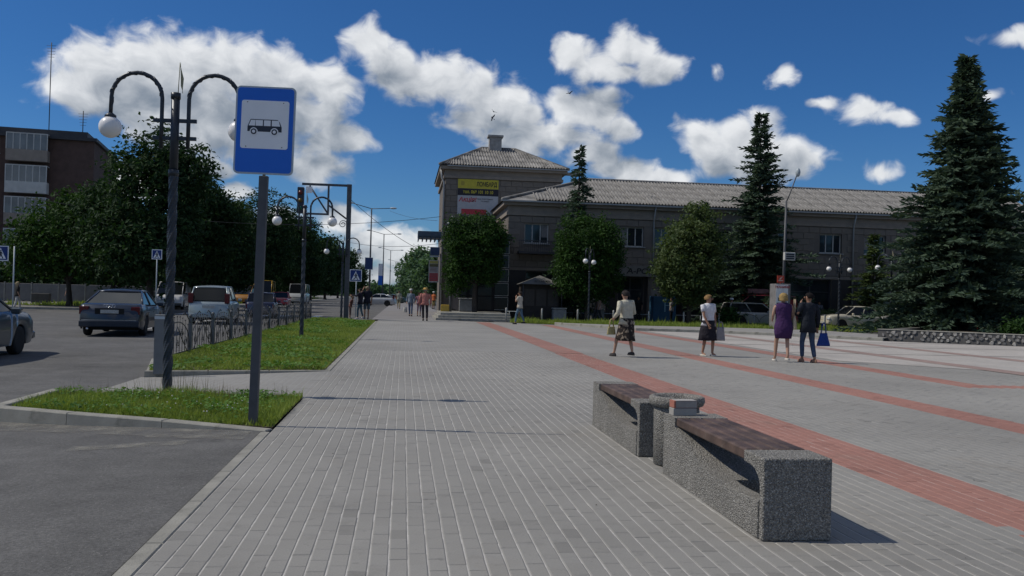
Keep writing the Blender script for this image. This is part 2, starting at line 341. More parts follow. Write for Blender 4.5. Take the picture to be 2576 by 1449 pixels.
# pale middle of the square, red bands
pale_poly = [(11.2, 22.0), (11.2, 40.6), (14.4, 39.9), (17.2, 37.7), (19.7, 34.9), (24.4, 32.5), (40, 29.8), (60, 25.8), (60, 16), (14.6, 16.0), (14.0, 19.0)]
sheet('pale_paving', pale_poly, 0.006, M_shlight, square)
def band(name, x0, x1, y0, y1, m, z=0.003): return sheet(name, [(x0, y0), (x1, y0), (x1, y1), (x0, y1)], z, m, square)
BANDS = [(3.98, 4.72), (7.2, 7.86), (10.25, 10.9)]
for (a, b), y1 in zip(BANDS, (48.8, 46.5, 41.2)): band('red_band', a, b, NEAR_Y, y1, M_shred)
band('red_band', 14.0, 60, 15.15, 15.75, M_shred, 0.004)
band('red_band', 3.98, 4.72, -6, .75, M_shred); band('red_band', 7.2, 7.86, -6, .75, M_shred)
band('brown_band', 13.55, 14.2, 16.5, 39.5, M_shbrown, 0.010); band('brown_band', 17.0, 17.65, 16.5, 37.0, M_shbrown, 0.010)
band('drain_strip', 11.2, 50, 29.55, 29.68, mat('drain_grey', (0.2, 0.185, 0.17), 0.9), 0.011)
band('drain_strip', 11.2, 24.0, 33.0, 33.10, MATS['drain_grey'], 0.011)
band('drain_strip', 11.2, 50, 25.2, 25.3, MATS['drain_grey'], 0.011)

# individually built pavers: chamfered bricks laid in running bond, each with its own edge
PWX, PWY = 0.105, 0.205
def paver_verts(hx=0.0496, hy=0.1021, c=0.0062, h=0.0036):
    return np.array([(-hx, -hy, -h), (hx, -hy, -h), (hx, hy, -h), (-hx, hy, -h), (-hx + c, -hy + c * .3, 0), (hx - c, -hy + c * .3, 0), (hx - c, hy - c * .3, 0), (-hx + c, hy - c * .3, 0)])
PV = paver_verts(); PF = np.array([(4, 5, 6, 7), (0, 1, 5, 4), (1, 2, 6, 5), (2, 3, 7, 6), (3, 0, 4, 7)])
cells = []
for i in range(int((14.0 + 1.3) / PWX) + 1):
    x = -1.3 + PWX * (i + .5)
    for j in range(int((NEAR_Y - 0.8) / PWY) + 1):
        y = 0.8 + PWY * (j + (.5 if i % 2 else 0)) + .1
        if y > NEAR_Y - .05: continue
        px, py, dd = proj((x, y, 0))
        seen = dd > .3 and -20 < px < 2596 and py < 1460
        cells.append((0 if seen else 1, dd, x, y))
cells.sort(); cells = [c[1:] for c in cells]
def is_red(x, y): return any(a <= x <= b for a, b in BANDS[:2]) or (BANDS[2][0] <= x <= BANDS[2][1] and y > 15.15) or (x > 10.25 and 15.15 < y < 15.75)
pm = np_mesh('paving_brick', PV, PF); pm.materials.append(M_bg)
for dd, x, y in cells[:300]:
    o = link('paving_brick', pm, None, square); o.location = (x + rnd.gauss(0, .0007), y + rnd.gauss(0, .001), rnd.gauss(0, .0006)); o.rotation_euler = (rnd.gauss(0, .004), rnd.gauss(0, .006), rnd.gauss(0, .004))
rs = np.random.RandomState(3)
for red in (False, True):
    sel = np.array([(x, y) for dd, x, y in cells[300:] if is_red(x, y) == red])
    n = len(sel); V = np.repeat(PV[None], n, 0).copy()
    tx, ty = rs.normal(0, .007, (n, 1)), rs.normal(0, .004, (n, 1))
    V[:, :, 2] += V[:, :, 0] * tx + V[:, :, 1] * ty + rs.normal(0, .0006, (n, 1))
    V[:, :, 0] += sel[:, :1] + rs.normal(0, .0008, (n, 1)); V[:, :, 1] += sel[:, 1:] + rs.normal(0, .0012, (n, 1))
    FF = (PF[None] + 8 * np.arange(n)[:, None, None]).reshape(-1, 4)
    o = link('paving_bricks', np_mesh('paving_bricks', V.reshape(-1, 3), FF, np.repeat(rs.rand(n), 5)), M_br if red else M_bg, square); stuff(o)

# walkway between the two grass beds, sloping down to the road
sheet('walkway', [(-4.42, 12.5), (-3.2, 12.4), (-1.3, 12.3), (-1.3, 16.65), (-3.2, 16.4), (-4.42, 16.0)], [-.105, -.004, -.004, -.004, -.004, -.105], M_sheet, square)
def kerb_run(name, pts, wdt, z0, z1, parent=None, seg=1.0):
    """kerb stones laid end to end along a line, each a stone of its own"""
    out = thing(name, name, 'kerb') if parent is None else parent
    for (a, b) in zip(pts[:-1], pts[1:]):
        a, b = Vector(a), Vector(b); L = (b - a).length; n = max(1, round(L / seg)); ang = math.atan2(b.y - a.y, b.x - a.x)
        for i in range(n):
            p = a + (b - a) * (i / n); q = a + (b - a) * ((i + 1) / n); zt0, zt1 = p.z, q.z; l = (q - p).length; bz = 0.012
            m = MB(); g_ = 0.004
            vs = [(g_, 0, z0), (l - g_, 0, z0), (l - g_, wdt, z0), (g_, wdt, z0), (g_, 0, zt0 - bz), (l - g_, 0, zt1 - bz), (l - g_, wdt, zt1 - bz), (g_, wdt, zt0 - bz),
                  (g_ + bz, bz, zt0), (l - g_ - bz, bz, zt1), (l - g_ - bz, wdt - bz, zt1), (g_ + bz, wdt - bz, zt0)]
            m.add(vs, [(0, 1, 5, 4), (1, 2, 6, 5), (2, 3, 7, 6), (3, 0, 4, 7), (4, 5, 9, 8), (5, 6, 10, 9), (6, 7, 11, 10), (7, 4, 8, 11), (8, 9, 10, 11)])
            o = m.build('kerb_stone', M_conc, out, fix=False); o.location = (p.x, p.y, 0); o.rotation_euler = (0, 0, ang)
    return out
kerb = bpy.data.objects.new('kerb', None); C.objects.link(kerb); structure(kerb)
kerb_run('kerb', [(-1.30, 3.2, 0.002), (-1.30, 9.35, 0.002)], 0.11, -0.15, 0, kerb)                 # flush edging by the asphalt
kerb_run('kerb', [(-4.62, 10.72, 0.055), (-3.6, 10.25, 0.05), (-2.5, 9.85, 0.035), (-1.36, 9.42, 0.004)], 0.15, -0.2, 0, kerb)
kerb_run('kerb', [(-4.62, 12.6, 0.055), (-4.62, 10.72, 0.055)], 0.15, -0.2, 0, kerb)
kerb_run('kerb', [(-4.95, 50.0, 0.02), (-4.95, 18.6, 0.02), (-4.36, 15.95, -0.06)], 0.14, -0.2, 0, kerb)
kerb_run('kerb', [(-4.36, 15.95, 0.01), (-1.32, 16.6, 0.012)], 0.07, -0.2, 0, kerb)
kerb_run('kerb', [(-1.30, 46.6, 0.012), (-1.30, 16.6, 0.012)], -0.07, -0.2, 0, kerb)
kerb_run('kerb', [(8.1, 47.4, .13), (9.5, 44.2, .13), (10.9, 41.0, .13), (14.4, 40.0, .13), (17.2, 37.8, .13), (19.8, 35.0, .13)], 0.16, -0.1, 0, kerb, 1.4)
kerb_run('kerb', [(-14.5, 420, .03), (-14.5, 74, .03), (-19, 60, .03), (-60, 52, .03)], 0.16, -0.2, 0, kerb, 6.0)
path = sheet('raised_path', [(8.25, 47.3), (9.65, 44.3), (11.0, 41.15), (14.5, 40.15), (17.35, 37.95), (19.9, 35.1), (22.5, 38.6), (21.5, 44.3), (16.6, 45.4), (11.9, 45.3), (8.3, 47.4)], 0.115, mat('path_grey', (0.27, 0.26, 0.245), 0.9, 0.15, 1.0, .2, 60)); structure(path)
lsw = sheet('left_pavement', [(-140, 40), (-60, 52.2), (-19, 60.2), (-14.6, 74), (-14.6, 420), (-140, 420)], 0.02, mat('old_pavement', (0.19, 0.185, 0.17), 0.93, 0.18, 0.5, .2, 60)); structure(lsw)
rsw = sheet('far_pavement', [(-1.7, 50.3), (3.2, 50.3), (2.3, 300), (-1.7, 300)], -0.02, mat('far_pavement_grey', (0.215, 0.205, 0.2), 0.93, 0.12, 0.6)); structure(rsw)
# white lines painted on the road
M_line = mat('road_paint', (0.6, 0.6, 0.58), 0.8, 0.25, 6, wear=((0.14, 0.14, 0.14), 9, 0.55))
for k in range(12): sheet('road_line', [(-9.6, 34 + k * 9), (-9.48, 34 + k * 9), (-9.48, 38 + k * 9), (-9.6, 38 + k * 9)], RZ + .004, M_line, bpy.data.objects['road'])
for k in range(9): sheet('crossing_bar', [(-13.6 + k * 1.0, 55.4), (-13.1 + k * 1.0, 55.4), (-13.1 + k * 1.0, 58.8), (-13.6 + k * 1.0, 58.8)], RZ + .004, M_line, bpy.data.objects['road'])
def dust_mat():
    m = bpy.data.materials.new('kerb_dust'); m.use_nodes = True; t = m.node_tree; t.nodes.clear(); k = NT(t); oc = k.n('ShaderNodeTexCoord').outputs['Object']
    n1 = k.n('ShaderNodeTexNoise', {'Vector': oc, 'Scale': 3.0, 'Detail': 7.0, 'Roughness': .68}).outputs[0]
    f = k.n('ShaderNodeMapRange', {'Value': n1, 'From Min': .40, 'From Max': .66, 'To Min': 0.0, 'To Max': .75}).outputs[0]
    p = k.n('ShaderNodeBsdfPrincipled', {'Base Color': (.25, .24, .21, 1), 'Roughness': .95}); tr = k.n('ShaderNodeBsdfTransparent')
    k.n('ShaderNodeOutputMaterial', {0: k.n('ShaderNodeMixShader', {0: f, 1: tr.outputs[0], 2: p.outputs[0]}).outputs[0]}); return m
M_dust = dust_mat()
def asz(x, y): return (RZ if x < -4.6 else RZ + (x + 4.6) / 3.19 * (RZ * -1 - .006)) + .004
def dust(pts): sheet('kerb_dust', pts, [asz(*p) for p in pts], M_dust, bpy.data.objects['road'])
dust([(-5.6, 10.4), (-4.6, 10.3), (-4.6, 10.72), (-5.6, 11.0)]); dust([(-4.6, 10.1), (-3.6, 9.75), (-3.6, 10.22), (-4.6, 10.7)]); dust([(-3.6, 9.75), (-2.5, 9.3), (-2.5, 9.84), (-3.6, 10.22)]); dust([(-2.5, 9.2), (-1.5, 8.9), (-1.5, 9.4), (-2.5, 9.84)])
dust([(-3.0, 8.5), (-2.0, 8.7), (-2.0, 8.95), (-3.0, 8.75)])
# ------------------------------------------------------------------ grass
M_grass = leaf_mat('grass_blade', (0.095, 0.155, 0.024), (0.33, 0.39, 0.09), 0.3)
M_straw = leaf_mat('seed_stalk', (0.16, 0.13, 0.075), (0.24, 0.2, 0.12), 0.1)
def in_poly(x, y, poly):
    c = False; j = len(poly) - 1
    for i in range(len(poly)):
        if (poly[i][1] > y) != (poly[j][1] > y) and x < (poly[j][0] - poly[i][0]) * (y - poly[i][1]) / (poly[j][1] - poly[i][1]) + poly[i][0]: c = not c
        j = i
    return c
def blades(name, poly, n, h0, h1, wd, z, m, seed, parent=None, bend=0.5):
    r_ = np.random.RandomState(seed); P = np.array(poly); lo, hi = P.min(0), P.max(0); pts = []
    while len(pts) < n:
        q = lo + r_.rand(n * 2, 2) * (hi - lo); pts += [tuple(a) for a in q if in_poly(a[0], a[1], poly)]
    pts = np.array(pts[:n]); a = r_.rand(n) * 6.283
    patch = 0.5 + 0.5 * np.sin(pts[:, 0] * 3.1 + 1.3 * np.sin(pts[:, 1] * 1.7)) * np.sin(pts[:, 1] * 1.9 + np.sin(pts[:, 0] * 2.3))
    hh = (h0 + (h1 - h0) * r_.rand(n) ** 1.6) * (0.45 + 0.9 * patch ** 1.3) * np.where(r_.rand(n) < .02, 1.7, 1.0)
    dx = np.stack([np.cos(a), np.sin(a), np.zeros(n)], 1) * (wd * (0.6 + r_.rand(n)))[:, None]
    b = r_.rand(n) * 6.283; ln = np.stack([np.cos(b), np.sin(b), np.zeros(n)], 1) * (hh * bend * r_.rand(n))[:, None]
    base = np.concatenate([pts, np.full((n, 1), z)], 1); tip = base + ln; tip[:, 2] += hh
    V = np.stack([base - dx, base + dx, tip], 1).reshape(-1, 3); FF = np.arange(3 * n).reshape(-1, 3)
    return link(name, np_mesh(name, V, FF, r_.rand(n) * .7 + patch * .3), m, parent)
isl = [(-4.45, 10.9), (-3.55, 10.42), (-2.45, 10.02), (-1.32, 9.6), (-1.31, 12.35), (-4.45, 12.55)]
bed = [(-4.3, 16.05), (-1.4, 16.68), (-1.4, 46.5), (-4.8, 50), (-4.8, 18.5)]
strip = [(5.9, 49.3), (8.3, 47.6), (11.9, 45.5), (16.6, 45.6), (20.7, 44.7), (27, 47.4), (30, 51.5), (13.5, 52.9), (6.4, 51.8)]
for nm, pl in (('grass_bed', isl), ('grass_bed', bed), ('grass_strip', strip)): structure(sheet(nm, pl, 0.008, M_earth))
def grass(name, label, objs_first): stuff(objs_first); tag(objs_first, label, 'grass'); return objs_first
grass('grass', 'clumpy green grass on the small island by the bus stop sign', blades('grass', isl, 26000, .04, .13, .006, .01, M_grass, 1, bend=.8))
grass('grass', 'long green grass bed between the wrought fence and the paving', blades('grass', bed, 110000, .03, .10, .009, .01, M_grass, 2, bend=.9))
grass('grass', 'strip of grass along the far edge of the square', blades('grass', strip, 42000, .08, .3, .025, .0, M_grass, 3))
grass('seed_stalks', 'dry seed stalks standing over the island grass behind the sign post', blades('seed_stalks', [(-4.3, 12.0), (-1.5, 11.9), (-1.45, 12.35), (-4.4, 12.5)], 260, .2, .42, .0028, .01, M_straw, 4, bend=.35))
# broad weed and clover leaves low in the grass
def weeds(poly, n, size, z, seed, m):
    r_ = np.random.RandomState(seed); P_ = np.array(poly); lo, hi = P_.min(0), P_.max(0); pts = []
    cl_ = [tuple(lo + r_.rand(2) * (hi - lo)) for _ in range(max(6, n // 90))]
    while len(pts) < n:
        c_ = cl_[r_.randint(len(cl_))]; q = np.array(c_) + r_.normal(0, .16 if size < .03 else .35, 2)
        if in_poly(q[0], q[1], poly): pts.append(q)
    pts = np.array(pts); cen = np.concatenate([pts, z + r_.rand(n, 1) * .07], 1); a = r_.rand(n) * 6.283; s = (size * (.5 + r_.rand(n)))[:, None]
    ax = np.stack([np.cos(a), np.sin(a), r_.normal(0, .35, n)], 1) * s * .7; ay = np.stack([-np.sin(a), np.cos(a), r_.normal(0, .35, n)], 1) * s
    V = np.stack([cen - ay, cen + ax, cen + ay, cen - ax], 1).reshape(-1, 3); o = link('weeds', np_mesh('weeds', V, np.arange(4 * n).reshape(-1, 4), r_.rand(n)), m); stuff(o); return o
M_weed = leaf_mat('weed_leaf', (0.04, 0.10, 0.012), (0.14, 0.26, 0.05), .25)
tag(weeds(isl, 2600, .02, .05, 21, M_weed), 'broad clover and weed leaves in the island grass', 'weeds'); tag(weeds(bed, 5200, .04, .04, 22, M_weed), 'darker weed clumps in the long grass bed', 'weeds')
# leaf crumbs and grit blown over the paving
r_ = np.random.RandomState(31); n = 90; cen = np.stack([r_.uniform(-1.2, 6, n), r_.uniform(4.5, 16, n), np.full(n, .004)], 1); a = r_.rand(n) * 6.283; s = (.004 + .009 * r_.rand(n) ** 2)[:, None]
V = np.stack([cen - np.stack([np.cos(a), np.sin(a), 0 * a], 1) * s, cen + np.stack([np.sin(a), -np.cos(a), 0 * a + .4], 1) * s * .5, cen + np.stack([np.cos(a), np.sin(a), 0 * a + .3], 1) * s, cen - np.stack([np.sin(a), -np.cos(a), 0 * a], 1) * s * .5], 1).reshape(-1, 3)
o = link('leaf_crumbs', np_mesh('leaf_crumbs', V, np.arange(4 * n).reshape(-1, 4)), mat('crumb_brown', (.06, .05, .035), .9, .4, 9)); stuff(o); tag(o, 'scattered dry leaf crumbs and grit on the grey paving', 'litter')
# little white clover heads in the island grass
cl = MB()
for k in range(34):
    while True:
        x, y = rnd.uniform(-3.4, -1.6), rnd.uniform(9.8, 11.8)
        if in_poly(x, y, isl): break
    cl.ball((x, y, rnd.uniform(.09, .13)), rnd.uniform(.006, .010), 6, 4)
o = cl.build('clover_heads', mat('clover_white', (.62, .6, .52), .8)); stuff(o); tag(o, 'tiny white clover flower heads in the island grass', 'flowers')
verge = [(-60, 60), (-20, 64), (-16, 76), (-17.5, 200), (-20, 200), (-26, 66), (-60, 66)]
structure(sheet('grass_strip', verge, 0.03, M_earth))
grass('grass', 'shaded grass verge under the street trees across the road', blades('grass', verge, 26000, .1, .35, .05, .03, M_grass, 5))

# ================================================================== BUILDINGS
M_stone = mat('facing_stone', (0.165, 0.142, 0.12), 0.9, 0.14, 1.2, 0.25, 30)
M_stone2 = mat('facing_block', (0.195, 0.168, 0.14), 0.9, 0.22, 0.9, 0.25, 40, wear=((.10, .088, .074), .8, .56))
M_corn = mat('cornice_plaster', (0.25, 0.213, 0.175), 0.85, 0.12, 2)
M_slate = mat('corrugated_slate', (0.14, 0.135, 0.127), 0.92, 0.3, 1.1, 0.2, 50, col2=(0.26, 0.25, 0.235), wear=((0.09, 0.085, 0.078), 1.3, 0.56))
M_frame = mat('window_frame', (0.5, 0.48, 0.44), 0.6, 0.08, 4)
M_glass = mat('window_glass', (0.02, 0.024, 0.03), 0.08, 0.2, 2, spec=0.6)
M_dark = mat('dark_interior', (0.02, 0.018, 0.017), 0.9)
M_gut = mat('gutter_metal', (0.34, 0.34, 0.33), 0.55, 0.1, 3, metal=0.4)
M_brick = mat('old_brick', (0.105, 0.066, 0.055), 0.92, 0.2, 1.5, 0.3, 60)
M_tin = mat('dark_tin', (0.05, 0.05, 0.055), 0.6, 0.15, 2)

def facade(b, x0, x1, z0, z1, holes, t=0.35, y=0.0):
    xs = sorted({x0, x1, *[h[0] for h in holes], *[h[1] for h in holes]}); zs = sorted({z0, z1, *[h[2] for h in holes], *[h[3] for h in holes]})
    xs = [x for x in xs if x0 <= x <= x1]; zs = [z for z in zs if z0 <= z <= z1]
    for a, c in zip(xs[:-1], xs[1:]):
        run = None
        for d, e in zip(zs[:-1], zs[1:]):
            mx, mz = (a + c) / 2, (d + e) / 2
            if any(h[0] < mx < h[1] and h[2] < mz < h[3] for h in holes):
                if run: b.box((a, y, run[0]), (c, y + t, run[1])); run = None
            else: run = (run[0], e) if run else (d, e)
        if run: b.box((a, y, run[0]), (c, y + t, run[1]))
def block_mesh(w_, h_, d=0.035, c=0.012):
    b = MB(); vs = [(0, 0, 0), (w_, 0, 0), (w_, 0, h_), (0, 0, h_), (c, -d, c), (w_ - c, -d, c), (w_ - c, -d, h_ - c), (c, -d, h_ - c)]
    b.add(vs, [(4, 5, 6, 7), (0, 1, 5, 4), (1, 2, 6, 5), (2, 3, 7, 6), (3, 0, 4, 7)]); return b
def facing_blocks(parent, x0, x1, z0, z1, holes, bw, bh, limit, m, y=-0.002):
    """stone facing blocks in courses; the first `limit` are objects of their own"""
    me = block_mesh(bw - .014, bh - .014).mesh('facing_block'); me.materials.append(m); rest = MB(); n = 0
    rows = int(round((z1 - z0) / bh)); cells = []
    for j in range(rows):
        z = z1 - (j + 1) * bh; x = x0 - (bw / 2 if j % 2 else 0)
        while x < x1 - .02:
            a, b = max(x, x0), min(x + bw, x1)
            if b - a > .12: cells.append((a, b, z))
            x += bw
    for a, b, z in cells:
        if any(a < h[1] and b > h[0] and z < h[3] and z + bh > h[2] for h in holes): continue
        if b - a > bw - .02 and n < limit:
            o = link('facing_block', me, None, parent); o.location = (a, y + rnd.uniform(-.004, .004), z); n += 1
        else:
            bb = block_mesh(b - a - .014, bh - .014); rest.add([(v[0] + a, v[1] + y, v[2] + z) for v in bb.v], bb.f)
    if rest.v: stuff(rest.build('facing_blocks', m, parent, fix=False))
def window(parent, x0, x1, z0, z1, y=0.24, nx=3, sill=True, transom=False, fm=None, gm=None, name='window', fw=.07):
    fm = fm or M_frame; g = MB(); g.box((x0, y + .03, z0), (x1, y + .05, z1)); wn = g.build(name, gm or M_glass, parent)
    f = MB()
    for i in range(nx + 1):
        x = x0 + (x1 - x0) * i / nx; a = max(x0, x - fw / 2); b = min(x1, x + fw / 2)
        if i == 0: a, b = x0, x0 + fw
        if i == nx: a, b = x1 - fw, x1
        f.box((a, y - .02, z0), (b, y + .028, z1))
    f.box((x0, y - .018, z0 + .001), (x1, y + .027, z0 + fw)); f.box((x0, y - .018, z1 - fw), (x1, y + .027, z1 - .001))
    if transom: zz = z0 + (z1 - z0) * .68; f.box((x0, y - .017, zz - .025), (x1, y + .026, zz + .025))
    f.build('frame', fm, wn)
    if name == 'window' and rnd.random() < .6:
        cx0 = x0 + (x1 - x0) * rnd.choice((.02, .36, .68)); b_ = MB(); b_.box((cx0 + .06, y + .022, z0 + .08 + rnd.random() * .4), (cx0 + (x1 - x0) * .3, y + .029, z1 - .08)); b_.build('curtain', mat('curtain', (.22, .21, .2), .8, .2, 9), wn)
    if sill: s = MB(); s.box((x0 - .1, -.12, z0 - .07), (x1 + .1, y, z0 - .005)); s.build('sill', M_gut, wn)
    return wn
def slate_sheet(wd, ln, waves=5, amp=0.06):
    vs = []; n = waves * 4
    for i in range(n + 1):
        z = amp * math.sin(2 * math.pi * i / 4 + .4); x = wd * i / n
        vs += [(x, 0, z), (x, ln, z)]
    return MB().add(vs, [(2 * i, 2 * i + 2, 2 * i + 3, 2 * i + 1) for i in range(n)], True)

# ---- long two-storey wing
WX0, WX1, WY, WE = 6.9, 47.0, 60.0, 7.95
wing = thing('long_building', 'long two storey stone faced building with grey corrugated roof behind the trees', 'building', (0, WY, 0))
ups = [(x - .83, x + .83, 5.1, 6.45) for x in (8.87, 12.5, 15.5, 17.9, 21.7, 25.8, 29.88, 33.2, 37.0, 41.0, 44.8)]
lows = [(8.2, 10.6, .5, 3.2), (11.9, 13.9, .5, 3.2), (14.6, 16.4, .3, 3.0), (17.9, 20.6, .5, 3.2), (22.0, 25.0, .5, 3.2), (27, 30, .5, 3.2), (32, 35, .5, 3.2), (38, 41, .5, 3.2)]
b = MB(); facade(b, WX0, WX1, 0, 6.95, ups + lows); b.box((WX0 - .005, .351, 0), (WX0 + .35, 10.0, 6.94)); b.box((WX0 + .36, 9.6, 0), (WX1, 10.0, 6.93)); b.box((WX1 - .35, .36, 0), (WX1 + .003, 9.59, 6.94)); b.box((WX0 + .36, 2.5, .02), (WX1 - .36, 2.6, 6.9)); b.build('wall', M_stone, wing)
facing_blocks(wing, WX0 + .01, WX1, 3.45, 6.93, [(h[0] - .05, h[1] + .05, h[2] - .1, h[3] + .04) for h in ups], .82, .43, 300, M_stone2)
b = MB(); b.box((WX0 - .12, -.12, 6.96), (WX1, 10.1, 7.2)); b.box((WX0 - .04, -.05, 7.201), (WX1, 10.05, 7.62)); b.box((WX0 - .35, -.36, 7.622), (WX1, 10.3, 7.86)); b.build('cornice', M_corn, wing)
for h in ups: window(wing, h[0], h[1], h[2], h[3])
for i, h in enumerate(lows): window(wing, h[0], h[1], h[2], h[3], nx=2, sill=False, transom=True, name='shop_window', fm=M_tin)
b = MB(); facade(b, WX0 - .02, WX1, -.03, 3.24, [(h[0] - .02, h[1] + .02, h[2] - .02, h[3] + .02) for h in lows], .03, -.032); b.build('shaded_shop_skin', mat('dark_shop_shade', (.035, .031, .03), .6, .25, .8), wing)  # thin skin over the ground floor: dark shop fronts plus tree shade put into its colour
b = MB(); b.box((WX0 - .05, -.06, 3.25), (WX1, 0, 3.44)); b.build('string_course', M_corn, wing)
# roof: ridge along the middle, hipped at the left end
ridge_z, ry, hx = 10.25, 5.0, 13.4
roof = MB(); roof.add([(WX0 - .5, -.5, WE - .04), (WX1, -.5, WE - .04), (WX1, ry, ridge_z - .04), (hx, ry, ridge_z - .04), (WX0 - .5, 10.5, WE - .04), (WX1, 10.5, WE - .04)], [(0, 1, 2, 3), (0, 3, 4), (4, 3, 2, 5)]); rf = roof.build('roof', M_slate, wing, fix=False)
slope = math.hypot(ry + .5, ridge_z - WE); ang = math.atan2(ridge_z - WE, ry + .5); nr = 4; sl_ = slope / nr; sw = 1.12
sm = slate_sheet(sw + .04, sl_ + .12); sme = sm.mesh('slate_sheet'); sme.materials.append(M_slate)
nsh = 0
for i in range(int((WX1 - WX0 + .5) / sw)):
    for j in range(nr):
        x = WX0 - .5 + i * sw; s0 = j * sl_
        if x + sw * .35 < WX0 - .5 + (hx - WX0 + .5) * (s0 + sl_) / slope: continue       # hip cut
        o = link('slate_sheet', sme, None, rf); y = -.5 + s0 * math.cos(ang); z = WE + s0 * math.sin(ang) + .012 * (nr - j) + rnd.uniform(0, .012)
        o.location = (x + rnd.uniform(-.02, .02), y, z + .02); o.rotation_euler = (ang - .008 + rnd.gauss(0, .004), 0, rnd.gauss(0, .004)); nsh += 1
b = MB(); b.tube([(WX0 - .5, -.5, WE + .03), (hx, ry, ridge_z + .03), (WX1, ry, ridge_z + .03)], .1, 8); b.build('ridge_cap', M_slate, rf)
b = MB(); b.box((WX0 - .55, -.62, WE - .12), (WX1, -.46, WE - .02)); b.build('gutter', M_gut, wing)
for x in (17.0, 24.0, 31.5, 38.5): b = MB(); b.tube([(x, -.5, WE - .1), (x, -.14, 7.0), (x, -.12, 6.8), (x, -.12, .2)], .06, 8); b.build('downpipe', M_gut, wing)
# shop sign board over a ground floor entrance, and a door pilaster
sb = MB(); sb.box((14.2, -.5, 3.05), (18.3, -.06, 3.75)); sgn = sb.build('sign_board', mat('sign_cream', (.2, .19, .17), .7), wing)
M_ink = mat('black_lettering', (.02, .02, .02), .6)
text('lettering', 'A-PORT', .52, M_ink, sgn, flat_text(16.2, -.51, 3.4), sx=1.25, shear=.15, bold=.01)
b = MB(); b.box((16.62, -.35, 0), (17.55, -.005, 3.04)); b.build('pilaster', M_stone, wing)
b = MB(); b.box((16.85, -.39, 1.3), (17.35, -.352, 2.2)); b.build('notice_board', mat('notice', (.24, .22, .2), .7), wing)
# balcony with iron rail under the third window from the left end
for x in (8.87,): b = MB(); b.box((x - 1.3, -.9, 4.35), (x + 1.3, -.06, 4.5)); [b.box((x - 1.3 + .13 * k, -.88, 4.502), (x - 1.27 + .13 * k, -.85, 5.2)) for k in range(21)]; b.box((x - 1.31, -.89, 5.201), (x + 1.31, -.84, 5.25)); b.build('balcony', M_tin, wing)

# ---- taller corner block with the hipped roof and the banner
TX0, TX1, TY, TE = 2.95, 11.85, 68.0, 11.28
tow = thing('corner_building', 'tall pale stone corner block with hipped roof, chimney and yellow banner', 'building', (0, TY, 0))
th = [(9.2, 10.6, 5.6, 7.2)]
b = MB(); facade(b, TX0, TX1, 0, TE - .95, []); b.box((TX0 - .004, .351, 0), (TX0 + .35, 11, TE - .96)); b.box((TX0 + .36, 10.6, 0), (TX1, 11, TE - .97)); b.box((TX1 - .35, .36, 0), (TX1 + .004, 10.59, TE - .96)); b.build('wall', M_stone, tow)
facing_blocks(tow, TX0 + .01, TX1 - .01, 4.4, TE - .97, [], .84, .43, 200, M_stone2)
# left flank faces the sun: toothed quoin blocks up the corner
q = MB()
for k in range(22): q.box((TX0 - .06, -.05 - (.0 if k % 2 else .001), .45 * k + .02), (TX0 - .005, .5 if k % 2 else .85, .45 * k + .43))
q.build('quoins', M_stone2, tow)
b = MB(); b.box((TX0 - .15, -.15, TE - .94), (TX1 + .15, 11.1, TE - .72)); b.box((TX0 - .06, -.06, TE - .718), (TX1 + .06, 11.06, TE - .3)); b.box((TX0 - .42, -.42, TE - .298), (TX1 + .42, 11.4, TE - .06)); b.build('cornice', M_corn, tow)
tz, trx0, trx1, try_ = 13.6, 6.1, 8.9, 5.5
o_ = .5; z0 = TE - .02
b = MB(); b.add([(TX0 - o_, -o_, z0), (TX1 + o_, -o_, z0), (TX1 + o_, 11 + o_, z0), (TX0 - o_, 11 + o_, z0), (trx0, try_, tz), (trx1, try_, tz)], [(0, 1, 5, 4), (1, 2, 5), (2, 3, 4, 5), (3, 0, 4)]); trf = b.build('roof', M_slate, tow, fix=False)
b = MB(); n = 46 * 4      # corrugated sheet clipped to the hip trapezoid of the front slope, in four overlapping courses
for c_ in range(4):
    t0, t1 = c_ / 4, (c_ + 1) / 4 + .02
    for k in range(n):
        u0, u1 = k / n, (k + 1) / n; P4 = []
        for u, t in ((u0, t0), (u1, t0), (u1, t1), (u0, t1)):
            t = min(t, 1); xl, xr = TX0 - o_ + (trx0 - TX0 + o_) * t, TX1 + o_ + (trx1 - TX1 - o_) * t; X = TX0 - o_ + (TX1 - TX0 + 2 * o_) * u; X = min(max(X, xl), xr)
            P4.append((X, -o_ + (try_ + o_) * t, z0 + (tz - z0) * t + .07 + .055 * math.sin(math.pi / 2 * round(u * n) + .4) - .012 * c_ * 0 + .02 * (1 - (t - t0) * 4)))
        if abs(P4[0][0] - P4[1][0]) + abs(P4[2][0] - P4[3][0]) > .01: b.add(P4, [(0, 1, 2, 3)], True)
stuff(b.build('slate_sheets', M_slate, trf, fix=False))
b = MB(); b.tube([(TX0 - o_, -o_, z0 + .06), (trx0, try_, tz + .06), (trx1, try_, tz + .06), (TX1 + o_, -o_, z0 + .06)], .1, 8); b.build('ridge_cap', M_slate, trf)
b = MB(); b.box((6.65, 4.6, 13.1), (7.65, 5.5, 14.45), bev=.02); b.box((6.52, 4.47, 14.452), (7.78, 5.63, 14.6)); b.build('chimney', mat('chimney_plaster', (.33, .31, .29), .9, .25, 3), trf)
b = MB(); b.tube([(TX0 - .35, -.1, TE - .2), (TX0 - .3, -.1, TE - .9), (TX0 - .12, -.14, TE - 1.3), (TX0 - .12, -.14, 0.1)], .07, 8); b.build('downpipe', M_gut, tow)
b = MB(); b.box((TX0 + .1, -.56, TE - .1), (TX1 + .55, -.47, TE - .02)); b.build('gutter', M_gut, tow)
